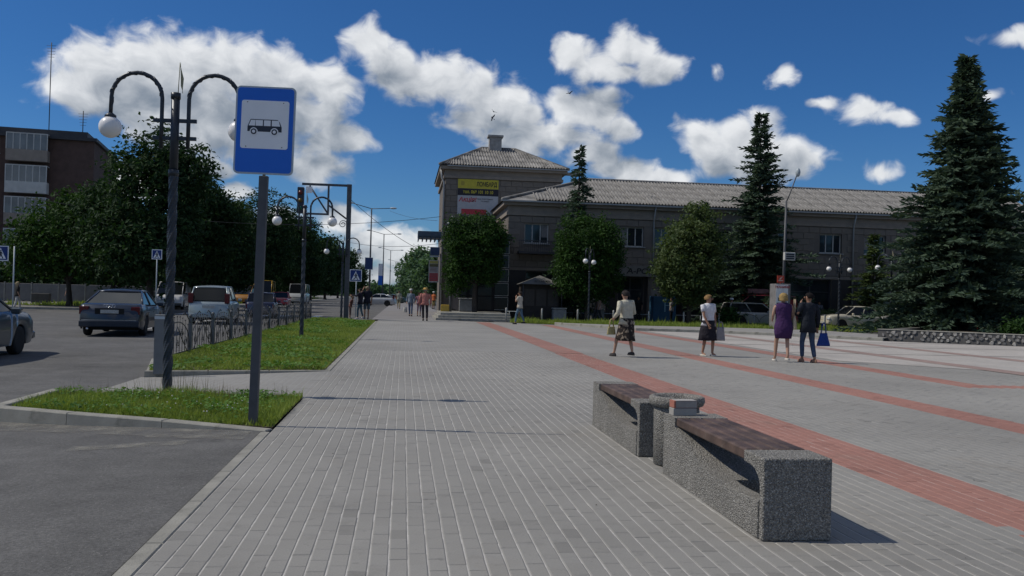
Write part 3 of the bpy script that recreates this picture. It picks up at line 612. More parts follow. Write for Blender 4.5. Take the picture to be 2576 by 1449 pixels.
b = MB(); b.box((TX1 - .2, .2, TE - .25), (TX1 + 1.5, 1.0, TE - .1)); b.box((TX1 + 1.2, .2, TE - .09), (TX1 + 1.5, 1.0, TE + .1)); b.build('flashing', M_gut, tow)
for z in (4.6, 7.6): window(tow, 4.2, 5.5, z - .2, z + 1.1, y=-.05, sill=False) if False else None
# awning and projecting signs on the left flank
b = MB(); b.box((TX0 - 1.95, .2, 5.75), (TX0 - .01, 2.6, 5.86)); [b.box((TX0 - 1.95 + .32 * k, .12, 5.55), (TX0 - 1.88 + .32 * k, 2.65, 5.749)) for k in range(6)]; b.box((TX0 - 1.96, .1, 5.861), (TX0 - .01, 2.7, 6.25)); b.build('awning', mat('awning_blue', (.07, .095, .13), .5, .2, 3), tow)

bnr = thing('wall_banner', 'yellow black and white pawnshop banner high on the corner block', 'banner', (0, TY - .06, 0))
bx0, bx1, bz1, bz0 = 3.9, 7.0, 10.3, 7.6
b = MB(); b.box((bx0, -.04, bz0), (bx1, 0, bz1)); b.build('sheet', mat('banner_white', (.48, .47, .47), .6, .08, 3), bnr)
hh = bz1 - bz0
b = MB(); b.box((bx0 + .001, -.044, bz1 - hh * .26), (bx1 - .001, -.041, bz1 - .002)); b.build('yellow_field', mat('banner_yellow', (.55, .46, .05), .6), bnr)
b = MB(); b.box((bx0 + .001, -.044, bz1 - hh * .46), (bx1 - .001, -.041, bz1 - hh * .262)); b.build('black_field', mat('banner_black', (.025, .022, .03), .6), bnr)
b = MB(); b.box((bx0 + .3, -.044, bz0 + .02), (bx1 - .9, -.041, bz0 + hh * .16)); b.build('red_field', mat('banner_red', (.5, .05, .06), .6), bnr)
text('lettering', 'ЛОМБАРД', .46, M_ink, bnr, flat_text(bx0 + 2.2, -.048, bz1 - hh * .14), bold=.012, sx=.66)
text('lettering', 'тел. 068 101 10 10', .33, MATS['banner_yellow'], bnr, flat_text(bx0 + 1.55, -.048, bz1 - hh * .36), bold=.008, sx=.88)
text('lettering', 'Акція!', .46, MATS['banner_red'], bnr, flat_text(bx0 + .75, -.048, bz1 - hh * .58), shear=.2, bold=.012)
text('lettering', 'при повторних\nпозиках', .17, M_ink, bnr, flat_text(bx0 + 2.1, -.048, bz1 - hh * .58))
b = MB(); b.rings([(bx0 + .36, -.046, bz1 - hh * .13 + dz, 1e-3, 1e-3) for dz in (0,)] * 2) if False else b.prism([(bx0 + .22, bz1 - .5), (bx0 + .5, bz1 - .5), (bx0 + .5, bz1 - .22), (bx0 + .36, bz1 - .12), (bx0 + .22, bz1 - .22)], -.047, -.0445); b.build('emblem', mat('banner_ochre', (.4, .32, .05), .6), bnr)

# ---- dark glazed annex with steps in front of the corner block
ann = thing('glazed_annex', 'dark glazed shop entrance annex under the ivy clad tree', 'building', (0, 58.2, 0))
b = MB(); b.box((3.6, .25, .45), (6.88, 9.7, 5.2)); b.build('wall', mat('annex_dark', (.014, .012, .014), .5, .2, 2, spec=.2), ann)
b = MB(); b.prism([(3.4, 5.201), (7.05, 5.201), (7.05, 5.32), (6.4, 5.75), (3.4, 5.4)], 0.0, 9.6, 'y'); b.build('roof', M_tin, ann)
for i, x in enumerate((3.75, 4.85, 5.95)):
    for j in range(5):
        z = .55 + j * .92
        b = MB(); b.box((x, .2, z), (x + .9, .249, z + .84)); pn = b.build('pane', mat('annex_glass', (.012, .013, .015), .12, .2, 2, spec=.25), ann)
        if (i == 2) or (j == 2):
            b = MB(); b.box((x, .17, z), (x + .9, .199, z + .03)); b.box((x, .17, z + .81), (x + .9, .199, z + .84)); b.box((x + .87, .171, z + .031), (x + .9, .198, z + .809)); b.build('frame', mat('pale_trim', (.42, .42, .4), .6), pn)
b = MB()
for k in range(3): b.box((1.9 - .0, -6.6 + .42 * k, -.03), (6.25 + .1 * k, 0.24, .15 * (k + 1) - .001 * k))
st = thing('entrance_steps', 'low broad concrete steps before the glazed entrance', 'steps', (0, 58.2, 0))
for k in range(3): b = MB(); b.box((1.9 + .15 * k, -6.6 + .42 * k, .15 * k - .03), (6.3, .2, .15 * (k + 1) - .03), bev=.012); b.build('step', M_conc, st)

# ---- small trading kiosk with a hipped awning, in the shade
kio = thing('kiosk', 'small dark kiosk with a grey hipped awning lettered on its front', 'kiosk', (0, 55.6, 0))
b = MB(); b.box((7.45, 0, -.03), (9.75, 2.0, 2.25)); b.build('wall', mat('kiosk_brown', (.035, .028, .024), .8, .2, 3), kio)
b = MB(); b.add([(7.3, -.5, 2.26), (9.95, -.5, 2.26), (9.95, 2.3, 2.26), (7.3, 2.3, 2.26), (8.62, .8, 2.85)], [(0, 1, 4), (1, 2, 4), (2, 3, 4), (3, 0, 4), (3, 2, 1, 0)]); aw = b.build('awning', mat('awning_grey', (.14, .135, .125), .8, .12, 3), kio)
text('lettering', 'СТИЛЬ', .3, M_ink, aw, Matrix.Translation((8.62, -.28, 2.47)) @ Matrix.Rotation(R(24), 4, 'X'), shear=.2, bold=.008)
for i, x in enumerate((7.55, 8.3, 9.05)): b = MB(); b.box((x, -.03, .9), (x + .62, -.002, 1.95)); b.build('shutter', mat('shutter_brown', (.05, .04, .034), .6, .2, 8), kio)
for x in (7.4, 9.85): b = MB(); b.tube([(x, -.42, 0), (x, -.42, 2.25)], .03, 6); b.build('post', M_tin, kio)
for x, y, l in ((9.6, 54.6, 'grey ribbed rubbish box beside the lettered kiosk'), (3.95, 56.9, 'pale round edged concrete planter at the glazed entrance steps'), (12.35, 56.2, 'pale box standing behind the twin globe lamp before the shop front')):
    t = thing('street_box', l, 'box', (x, y, .42 if x < 5 else -.03)); b = MB(); b.box((-.4, -.3, 0), (.4, .3, .78), bev=.06); b.build('shell', mat('box_grey', (.22, .22, .215), .8, .2, 5), t); b = MB(); b.box((-.43, -.33, .782), (.43, .33, .86), bev=.02); b.build('lid', mat('box_lid', (.27, .27, .26), .7, .2, 5), t)
t = thing('blue_cabinet', 'blue metal trade cabinet in the shade of the maple', 'cabinet', PY(1672, 800, 56.5)); t.location.z = -.03
b = MB(); b.box((-.75, 0, 0), (.75, 1.0, 1.75), bev=.02); b.build('shell', mat('cabinet_blue', (.018, .075, .14), .6, .15, 4), t)
b = MB(); b.box((-.03, -.02, .75), (.03, -.002, 1.6)); b.box((.031, -.019, 1.15), (.55, -.003, 1.19)); b.build('trim', mat('cabinet_trim', (.3, .5, .6), .5), t)

# ---- brick apartment block across the road on the left
AP = PY(238, 350, 89.0); apt = thing('apartment_block', 'five storey red brick apartment block with glazed balconies on the left', 'building', (AP.x, 89.0, 0), R(8.6))
ws, bal = [], []
for f in range(5):
    z = 1.0 + f * 2.95
    for k in range(5):
        xw = -9.0 - k * 7.6
        if f: ws.append((xw - .95, xw + .95, z + .7, z + 2.15))
        if f: bal.append((xw + 1.7, xw + 5.2, z, z + 2.5, k, f))
b = MB(); facade(b, -42, 0, 0, 15.1, ws, .4); b.box((-42, .41, 0), (-.002, 13, 15.05)); b.build('wall', M_brick, apt)
b = MB(); b.box((-42.3, -.35, 15.101), (.25, 13.3, 15.4)); b.box((-42.1, -.1, 15.401), (-.6, 13, 15.95)); b.build('roof', M_tin, apt)
for h in ws: window(apt, *h, nx=3, fm=mat('pvc_white', (.6, .6, .58), .5), fw=.1)
M_bal = mat('balcony_panel', (.30, .25, .21), .8, .15, 2); M_balw = mat('balcony_pale', (.55, .54, .51), .8, .12, 2)
for (x0, x1, z0, z1, k, f) in bal:
    b = MB(); b.box((x0, -1.0, z0), (x1, -.01, z0 + .14)); b.box((x0, -1.0, z0 + .141), (x1, -.95, z0 + 1.05)); b.box((x0, -.949, z0 + .141), (x0 + .05, -.01, z0 + 1.05)); b.box((x1 - .05, -.949, z0 + .141), (x1, -.01, z0 + 1.05)); bl = b.build('balcony', M_bal if (k + f) % 3 else M_balw, apt)
    b = MB(); b.box((x0 + .03, -.97, z0 + 1.06), (x1 - .03, -.94, z1)); b.build('pane', mat('balcony_glass', (.16, .175, .18), .12, .35, .6, spec=.6), bl)
    b = MB(); n = 6
    for i in range(n + 1): x = x0 + (x1 - x0 - .08) * i / n; b.box((x, -1.0, z0 + 1.051), (x + .08, -.975, z1))
    b.box((x0, -1.001, z1 + .001), (x1, -.02, z1 + .09)); b.build('frame', M_balw, bl)
b = MB(); b.box((-11.5, -2.2, 3.35), (-2.5, -.02, 3.5)); b.box((-11.5, -2.25, 3.1), (-2.5, -2.201, 3.5)); b.build('shop_canopy', mat('canopy_pale', (.45, .44, .42), .7, .2, 2), apt)
b = MB(); b.box((-11, -.06, .2), (-3, -.01, 2.9)); b.build('shop_front', mat('shop_green', (.03, .045, .035), .6, .3, 1), apt)
for x, h_, l in ((-4.6, 9.0, 'tall thin television mast on the left end of the brick block roof'), (-1.6, 2.6, 'short aerial at the right end of the brick block roof')):
    p = apt.matrix_basis @ Vector((x, 3, 0)); t = thing('roof_aerial', l, 'aerial', (p.x, p.y + 0, 15.9)); b = MB(); b.tube([(0, 0, 0), (0, 0, h_)], .045, 6); b.build('mast', M_tin, t)
    b = MB(); [b.tube([(-.45 + .04 * k, 0, h_ - .3 - .28 * k), (.45 - .04 * k, 0, h_ - .3 - .28 * k)], .016, 4) for k in range(5)]; b.build('elements', M_tin, t)
# low garden wall and railing before the trees on the left
t = thing('low_wall', 'low dark retaining wall by the left pavement', 'wall', (0, 0, 0)); a, c_ = G(-60, 768), G(72, 764)
b = MB(); b.box((a.x, c_.y + 3, 0.0), (c_.x - 1.0, c_.y + 3.5, .75), bev=.03); b.build('wall', mat('low_wall_dark', (.075, .07, .06), .9, .2, 2), t)
t = thing('boundary_fence', 'grey panel fence running under the street trees across the road', 'fence', (0, 76, 0))
for k in range(14): b = MB(); b.box((-46 + k * 2.05, 0, .1), (-46 + k * 2.05 + 1.95, .06, 1.5), bev=.02); b.build('panel', mat('fence_panel', (.16, .155, .15), .9, .15, 2), t)
for k in range(15): b = MB(); b.box((-46.09 + k * 2.05, -.04, 0), (-46.01 + k * 2.05, .1, 1.6)); b.build('post', M_conc, t)

# ================================================================== TREES
M_bark = mat('bark', (0.055, 0.045, 0.036), 0.95, 0.3, 4, 0.6, 25)
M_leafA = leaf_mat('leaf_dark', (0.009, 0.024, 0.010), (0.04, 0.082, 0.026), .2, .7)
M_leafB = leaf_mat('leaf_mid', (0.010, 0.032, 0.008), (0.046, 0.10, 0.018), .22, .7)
M_leafC = leaf_mat('leaf_pale', (0.03, 0.06, 0.02), (0.115, 0.15, 0.055), .3)
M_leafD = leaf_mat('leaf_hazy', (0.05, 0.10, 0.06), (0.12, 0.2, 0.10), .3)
M_need = leaf_mat('needle_blue', (0.020, 0.040, 0.033), (0.092, 0.135, 0.082), .12, .8)
M_need2 = leaf_mat('needle_green', (0.022, 0.042, 0.015), (0.1, 0.14, 0.04), .12, .8)
def quads(name, cen, ax, ay, tint, m, parent):
    n = len(cen); fold = np.cross(ax, ay); fold /= (np.linalg.norm(fold, axis=1, keepdims=True) + 1e-9)
    lift = np.linalg.norm(ax, axis=1, keepdims=True) * .35
    V = np.stack([cen - ay, cen + ax + fold * lift, cen + ay, cen - ax + fold * lift], 1).reshape(-1, 3)
    return link(name, np_mesh(name, V, np.arange(4 * n).reshape(-1, 4), tint), m, parent)
def unit(r_, n): v = r_.normal(size=(n, 3)); return v / np.linalg.norm(v, axis=1, keepdims=True)
def crown_leaves(lobes, n, size, seed, ragged=.16, inner=.45):
    r_ = np.random.RandomState(seed); L = np.array(lobes, float); wts = (L[:, 3] * L[:, 4] + L[:, 4] * L[:, 5] + L[:, 3] * L[:, 5]); wts /= wts.sum()
    # twig clumps first, leaves gathered about them, so light and dark patches form
    nc = n // 16; k = r_.choice(len(L), nc, p=wts); d = unit(r_, nc); rad = inner + (1 - inner) * r_.rand(nc) ** .42
    rad *= 1 + ragged * r_.normal(size=nc) * .7
    cc = L[k, :3] + d * L[k, 3:6] * rad[:, None]; cc[:, 2] = np.maximum(cc[:, 2], .35)
    idx = r_.randint(0, nc, n); spread = size * 2.1
    cen = cc[idx] + r_.normal(size=(n, 3)) * spread * np.array([1, 1, .6])
    nor = unit(r_, n) * .85 + d[idx] * .55 + np.array([0, 0, .45]); nor /= np.linalg.norm(nor, axis=1, keepdims=True)
    t = np.cross(nor, unit(r_, n)); t /= np.linalg.norm(t, axis=1, keepdims=True); bt = np.cross(nor, t)
    s = size * (.6 + .8 * r_.rand(n))[:, None]
    tint = np.clip(r_.rand(nc)[idx] * .6 + r_.rand(n) * .4, 0, 1)
    return cen, t * s * .55, bt * s, tint
def limbs(b, h, r, lobes, seed, n=7):
    r_ = random.Random(seed); top = Vector((r_.gauss(0, .15), r_.gauss(0, .15), h))
    pts = [Vector((0, 0, -.1)), Vector((r_.gauss(0, .03), 0, .35)), Vector((r_.gauss(0, .06), r_.gauss(0, .06), h * .5)), top]
    b.tube(pts, [r * 1.35, r, r * .82, r * .6], 10)
    for i in range(n):
        L = lobes[i % len(lobes)]; e = Vector(L[:3]) + Vector((r_.gauss(0, .3) * L[3], r_.gauss(0, .3) * L[4], r_.uniform(-.2, .4) * L[5]))
        s = pts[2].lerp(top, r_.random()); m_ = s.lerp(e, .5) + Vector((0, 0, .25))
        b.tube([s, m_, e], [r * .42, r * .28, r * .08], 6)
def tree(label, loc, lobes, n, size, m, trunk_h, trunk_r, seed, group=None, cat='tree', name='tree', **kw):
    t = thing(name, label, cat, loc, 0, group); b = MB(); limbs(b, trunk_h, trunk_r, lobes, seed); b.build('trunk', M_bark, t)
    cen, ax, ay, tint = crown_leaves(lobes, n, size, seed, **kw); quads('crown', cen, ax, ay, tint, m, t); return t
def round_lobes(R_, H0, H1, seed, n=9):
    """lobes filling a crown of radius R_ between heights H0 and H1"""
    r_ = random.Random(seed); out = [(0, 0, (H0 + H1) / 2, R_ * .78, R_ * .78, (H1 - H0) * .46)]
    for i in range(n):
        a = 6.283 * i / n + r_.uniform(-.3, .3); q = r_.uniform(.35, .62) * R_; z = r_.uniform(H0 + (H1 - H0) * .2, H1 - (H1 - H0) * .22); s = r_.uniform(.34, .5) * R_
        out.append((q * math.cos(a), q * math.sin(a), z, s, s, s * .9))
    return out
GT = 'street trees along the far side of the road'
rowspec = [(376, 57.0, 3.55, 1.9, 11.8, 'biggest dark chestnut tree rising behind the first globe lamp'), (505, 70.0, 3.0, 1.7, 10.0, 'dark chestnut tree just right of the biggest one'),
           (562, 84.0, 3.3, 1.6, 10.3, 'dark street tree behind the white van and pale hatchback'), (655, 104.0, 4.4, 1.6, 13.5, 'tall dark street tree directly behind the bus stop sign post'),
           (733, 122.0, 4.2, 1.6, 12.8, 'dark street tree above the red car'), (780, 146.0, 4.4, 1.6, 12.3, 'street tree behind the second globe lamp'), (818, 174.0, 4.6, 1.6, 12.3, 'far street tree behind the traffic light frame'),
           (850, 215.0, 5.0, 1.2, 12.8, 'distant street tree left of the crossing sign'), (885, 270.0, 5.5, 1.0, 13.0, 'farthest dark street tree where the road fades')]
for i, (px, y, R_, h0, h1, lab) in enumerate(rowspec):
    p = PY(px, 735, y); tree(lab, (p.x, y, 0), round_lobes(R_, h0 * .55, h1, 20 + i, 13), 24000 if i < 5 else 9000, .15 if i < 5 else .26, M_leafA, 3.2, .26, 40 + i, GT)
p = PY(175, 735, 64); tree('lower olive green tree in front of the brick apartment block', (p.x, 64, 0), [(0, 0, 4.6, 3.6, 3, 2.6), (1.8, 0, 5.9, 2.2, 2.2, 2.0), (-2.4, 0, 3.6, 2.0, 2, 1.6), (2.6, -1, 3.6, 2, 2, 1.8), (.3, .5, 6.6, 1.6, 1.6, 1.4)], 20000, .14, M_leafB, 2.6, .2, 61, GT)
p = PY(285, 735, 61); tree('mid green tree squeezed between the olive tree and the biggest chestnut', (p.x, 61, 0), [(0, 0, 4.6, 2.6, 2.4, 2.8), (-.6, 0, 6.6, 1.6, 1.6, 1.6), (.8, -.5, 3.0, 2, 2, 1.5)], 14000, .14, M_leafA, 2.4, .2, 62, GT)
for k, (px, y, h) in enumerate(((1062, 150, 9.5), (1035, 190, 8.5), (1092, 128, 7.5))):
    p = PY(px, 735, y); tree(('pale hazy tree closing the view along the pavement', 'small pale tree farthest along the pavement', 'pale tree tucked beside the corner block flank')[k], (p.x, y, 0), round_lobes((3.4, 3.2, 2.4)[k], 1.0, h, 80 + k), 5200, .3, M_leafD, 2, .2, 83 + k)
# clipped round trees before the building
GB = 'clipped trees in front of the stone building'
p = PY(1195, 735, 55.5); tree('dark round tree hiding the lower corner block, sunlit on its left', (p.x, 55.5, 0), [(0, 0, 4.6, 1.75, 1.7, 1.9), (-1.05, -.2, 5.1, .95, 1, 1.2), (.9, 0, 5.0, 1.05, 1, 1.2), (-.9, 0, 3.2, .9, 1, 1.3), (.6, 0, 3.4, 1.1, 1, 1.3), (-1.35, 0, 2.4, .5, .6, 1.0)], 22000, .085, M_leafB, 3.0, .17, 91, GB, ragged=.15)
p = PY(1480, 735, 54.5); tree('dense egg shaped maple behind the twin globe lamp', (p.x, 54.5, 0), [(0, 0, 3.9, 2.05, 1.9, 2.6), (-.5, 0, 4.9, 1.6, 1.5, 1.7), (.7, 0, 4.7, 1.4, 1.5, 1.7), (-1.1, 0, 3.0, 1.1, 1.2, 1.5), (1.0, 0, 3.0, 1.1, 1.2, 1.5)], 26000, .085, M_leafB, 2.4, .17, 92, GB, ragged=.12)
p = PY(1735, 735, 52.5); tree('pale leaved broad maple standing left of the tall spruce', (p.x, 52.5, 0), [(0, 0, 3.9, 1.9, 1.8, 2.4), (.5, 0, 6.0, 1.1, 1.1, 1.3), (-.7, 0, 5.0, 1.1, 1.1, 1.3), (-1.1, 0, 3.6, 1.2, 1.2, 1.6), (.9, 0, 4.6, 1.2, 1.2, 1.5), (-.3, 0, 2.2, 1.3, 1.3, 1.0), (.4, 0, 6.9, .5, .5, .7)], 20000, .10, M_leafC, 2.2, .16, 93, GB, ragged=.2)
def spruce(label, loc, H, R_, m, seed, z0=0.6, whorls=40, nb=11, dens=1.0, droop=.32, group=None, sparse=0.0, qs=.16):
    t = thing('spruce', label, 'spruce', loc, 0, group); b = MB(); b.tube([(0, 0, -.1), (0, 0, H * .5), (0, 0, H)], [.2 * H / 12, .12 * H / 12, .015], 8); 
    r_ = np.random.RandomState(seed); rr = random.Random(seed); C_, AX, AY, T = [], [], [], []
    for w_ in range(whorls):
        f = (w_ / whorls) ** .92; z = z0 + (H - z0) * f; rad = R_ * (1 - f) ** .92 * rr.uniform(.66, 1.14) + .1
        for k in range(max(4, int(nb * (1 - .45 * f)))):
            if rr.random() < sparse: continue
            a = rr.uniform(0, 6.283); L = rad * rr.uniform(.5, 1.18); up = .35 - droop * (1 - f) * 1.3; zz = z + rr.uniform(-.15, .15)
            dirv = np.array([math.cos(a), math.sin(a), 0]); n = max(4, int(L / .13 * dens)); bt = rr.random()
            if L > .8 and rr.random() < .35: b.tube([(0, 0, zz), (math.cos(a) * L * .85, math.sin(a) * L * .85, zz + L * (up - .1))], [.025, .006], 4, False)
            s = (np.arange(n) + r_.rand(n)) / n; s = .12 + .9 * s
            base = dirv[None] * (s * L)[:, None]; base[:, 2] = zz + L * (up * s - droop * s ** 2 + .18 * s ** 3)
            for side in (-1, 0, 1):
                sidev = np.array([-math.sin(a), math.cos(a), 0]) * side
                tw = sidev[None] * (.75 + .4 * r_.rand(n))[:, None] + dirv[None] * (.45 + .35 * r_.rand(n))[:, None] + np.array([0, 0, 1.])[None] * (r_.normal(0, .22, n) - (.25 if side else -.1))[:, None]
                tw /= np.linalg.norm(tw, axis=1, keepdims=True); ln = qs * (1.25 - .55 * s) * (.7 + .6 * r_.rand(n))
                ax = np.cross(tw, unit(r_, n)); ax /= np.linalg.norm(ax, axis=1, keepdims=True)
                C_.append(base + tw * ln[:, None] * .8); AY.append(tw * ln[:, None]); AX.append(ax * (ln * .32)[:, None]); T.append(np.clip(bt * .5 + r_.rand(n) * .5, 0, 1))
    b.build('trunk', M_bark, t); quads('crown', np.concatenate(C_), np.concatenate(AX), np.concatenate(AY), np.concatenate(T), m, t); return t
GS = 'spruces around the square'
p = G(2395, 846); spruce('largest broad blue spruce inside the stone planter on the right', (p.x + .3, 42.5, .3), 14.0, 4.55, M_need, 5, z0=.7, whorls=68, nb=16, qs=.27, group=GS)
p = PY(1905, 735, 57.0); spruce('tall spruce behind the poster column and lamp mast', (p.x, 57.0, 0), PY(1905, 285, 57).z, 4.3, M_need, 6, z0=.8, whorls=54, nb=12, sparse=.04, qs=.22, group=GS)
p = PY(1450, 735, 57.2); spruce('slim dark spruce top poking above the roof edge beside the corner block', (p.x, 57.2, 0), 11.4, 2.4, M_need, 8, z0=1.2, whorls=42, nb=9, sparse=.12, qs=.18, droop=.5, group=GS)
p = PY(2196, 735, 57.6); spruce('low green spruce beside the planter end', (p.x, 57.6, 0), 6.4, 1.9, M_need2, 9, z0=.3, whorls=30, nb=11, qs=.17, group=GS)
p = PY(2578, 735, 46.0); spruce('dark spruce cut off by the right edge of the view', (p.x + 1.2, 46.0, 0), 10.6, 2.9, M_need, 10, z0=.5, whorls=44, nb=12, qs=.19, group=GS)
p = PY(2520, 735, 50.0); spruce('shorter dark spruce behind the largest one on the right', (p.x, 50.0, 0), 7.6, 2.4, M_need, 11, z0=.4, whorls=32, nb=11, qs=.18, group=GS)
p = PY(1768, 735, 57.5); spruce('narrow conifer tip showing over the pale maple', (p.x, 57.5, 0), 8.2, 1.3, M_need, 12, z0=1, whorls=26, nb=9, qs=.15, group=GS)
# bushes at the car park edge
for k, (px, py, s, lab) in enumerate(((1828, 806, .42, 'low leafy bush behind the old estate car'), (2075, 805, .9, 'yellow green shrub between the pale saloon and the dark dressed woman'), (2300, 800, 1.1, 'dark shrub under the spruce beside the planter'), (2562, 858, .5, 'low green shrub growing at the planter end on the right'))):
    p = PY(px, py, (52.6, 56, 51, 36)[k]); t = tree(lab, (p.x, p.y, 0), [(0, 0, .5, s, s * .7, .55), (.3, 0, .7, s * .5, s * .5, .4)], 1500, .09, (M_leafB, M_leafC, M_leafA, M_leafB)[k], .3, .03, 120 + k, 'shrubs', 'shrub', 'shrub')
# dark hedge under the street trees, and the far tree line that closes the road
def leaf_mass(name, label, cat, pts, n, size, m, seed):
    r_ = np.random.RandomState(seed); k = r_.randint(0, len(pts), n); P_ = np.array(pts, float)
    cen = P_[k, :3] + unit(r_, n) * P_[k, 3:6] * (r_.rand(n, 1) ** .4); nor = unit(r_, n) + np.array([0, 0, .4]); nor /= np.linalg.norm(nor, axis=1, keepdims=True)
    t_ = np.cross(nor, unit(r_, n)); t_ /= np.linalg.norm(t_, axis=1, keepdims=True); s = size * (.6 + .8 * r_.rand(n))[:, None]
    cen[:, 2] = np.maximum(cen[:, 2], .05); o = quads(name, cen, t_ * s * .6, np.cross(nor, t_) * s, r_.rand(n), m, None); stuff(o); tag(o, label, cat); return o
hp = [(-19.5 - .3 * rnd.random(), 78 + 2.2 * i, 1.5 + rnd.random(), 1.2, 2.2, 1.6) for i in range(60)] + [(-44 + 1.6 * i, 79, 1.6, 1.5, 1.2, 1.7) for i in range(17)]
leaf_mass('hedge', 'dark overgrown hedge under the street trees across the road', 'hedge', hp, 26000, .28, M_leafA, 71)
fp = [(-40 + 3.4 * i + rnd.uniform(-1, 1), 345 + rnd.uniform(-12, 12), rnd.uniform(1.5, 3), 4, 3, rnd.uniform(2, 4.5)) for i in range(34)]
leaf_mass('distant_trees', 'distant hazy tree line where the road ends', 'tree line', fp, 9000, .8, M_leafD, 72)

# ================================================================== STREET FURNITURE
M_post = mat('grey_post_paint', (0.075, 0.078, 0.085), 0.5, 0.2, 6, .1, 80)
M_lampm = mat('lamp_iron', (0.035, 0.042, 0.052), 0.38, 0.2, 8, .1, 60, metal=.3)
M_globe = mat('globe_opal', (0.82, 0.80, 0.78), 0.25, 0.03, 3, spec=.5)
M_blue = mat('sign_blue', (0.015, 0.14, 0.62), 0.4, 0.05, 2)
M_white = mat('sign_white', (0.84, 0.84, 0.85), 0.45, 0.04, 3)
M_rim = mat('sign_rim', (0.42, 0.47, 0.5), 0.4, 0.08, 4)
M_picto = mat('sign_black', (0.03, 0.035, 0.05), 0.5)
def rrect(x0, x1, z0, z1, r, n=5):
    out = []
    for cx, cz, a0 in ((x1 - r, z1 - r, 0), (x0 + r, z1 - r, 90), (x0 + r, z0 + r, 180), (x1 - r, z0 + r, 270)):
        for i in range(n + 1): a = R(a0 + 90 * i / n); out.append((cx + r * math.cos(a), cz + r * math.sin(a)))
    return out
def disc(cx, cz, r, n=20): return [(cx + r * math.cos(2 * math.pi * i / n), cz + r * math.sin(2 * math.pi * i / n)) for i in range(n)]

# ---- bus stop sign in the foreground
sp_ = G(636, 1070, .005); t = thing('bus_stop_sign', 'large blue and white bus stop sign on a square grey post', 'sign', sp_, 0); t.rotation_euler = (0, R(.9), R(-6))
b = MB(); b.box((-.045, -.03, -.05), (.045, .03, 2.65), bev=.006); b.build('post', M_post, t)
b = MB(); b.tube([(0, 0, 2.65), (0, 0, 2.72)], .016, 8); b.build('bolt', M_post, t)
SW, SH, SZ = .315, .93, 2.66
b = MB(); b.prism(rrect(-SW, SW, SZ, SZ + SH, .05), -.055, -.035); pn = b.build('panel', M_rim, t)
b = MB(); b.prism(rrect(-SW + .018, SW - .018, SZ + .018, SZ + SH - .018, .036), -.0575, -.0555); b.build('blue_field', M_blue, pn)
wz0, wz1 = SZ + .27, SZ + .78
b = MB(); b.prism(rrect(-.25, .25, wz0, wz1, .025), -.06, -.058); b.build('white_field', M_white, pn)
zc = wz0 + .235; k = .36 / 2
body = [(-k, zc - .055), (-k, zc + .0), (-k + .03, zc + .075), (k - .045, zc + .075), (k - .022, zc + .05), (k, zc - .005), (k, zc - .055)]
b = MB(); b.prism(body, -.062, -.0605); b.build('bus_pictogram', M_picto, pn)
for x0, x1, x2, x3 in ((-k + .012, -k + .078, -k + .082, -k + .036), (-.095, -.02, -.02, -.095), (-.008, .062, .062, -.008), (.075, k - .016, k - .034, .075)):
    b = MB(); b.prism([(x0, zc + .006), (x1, zc + .006), (x2, zc + .066), (x3, zc + .066)], -.064, -.0625); b.build('bus_window', M_white, pn)
for x in (-.113, .105):
    for nm, rr_, y0, mm in (('wheel_arch', .042, -.0625, M_white), ('bus_tyre', .031, -.0645, M_picto), ('bus_hub', .017, -.0665, M_white)): b = MB(); b.prism(disc(x, zc - .055, rr_), y0 - .0015, y0); b.build(nm, mm, pn)
for x, z in ((-.19, wz1 - .02), (.19, wz1 - .02), (-.19, wz0 + .02), (.19, wz0 + .02)): b = MB(); b.tube([(x, -.0605, z), (x, -.063, z)], .006, 8); b.build('rivet', M_picto, pn)

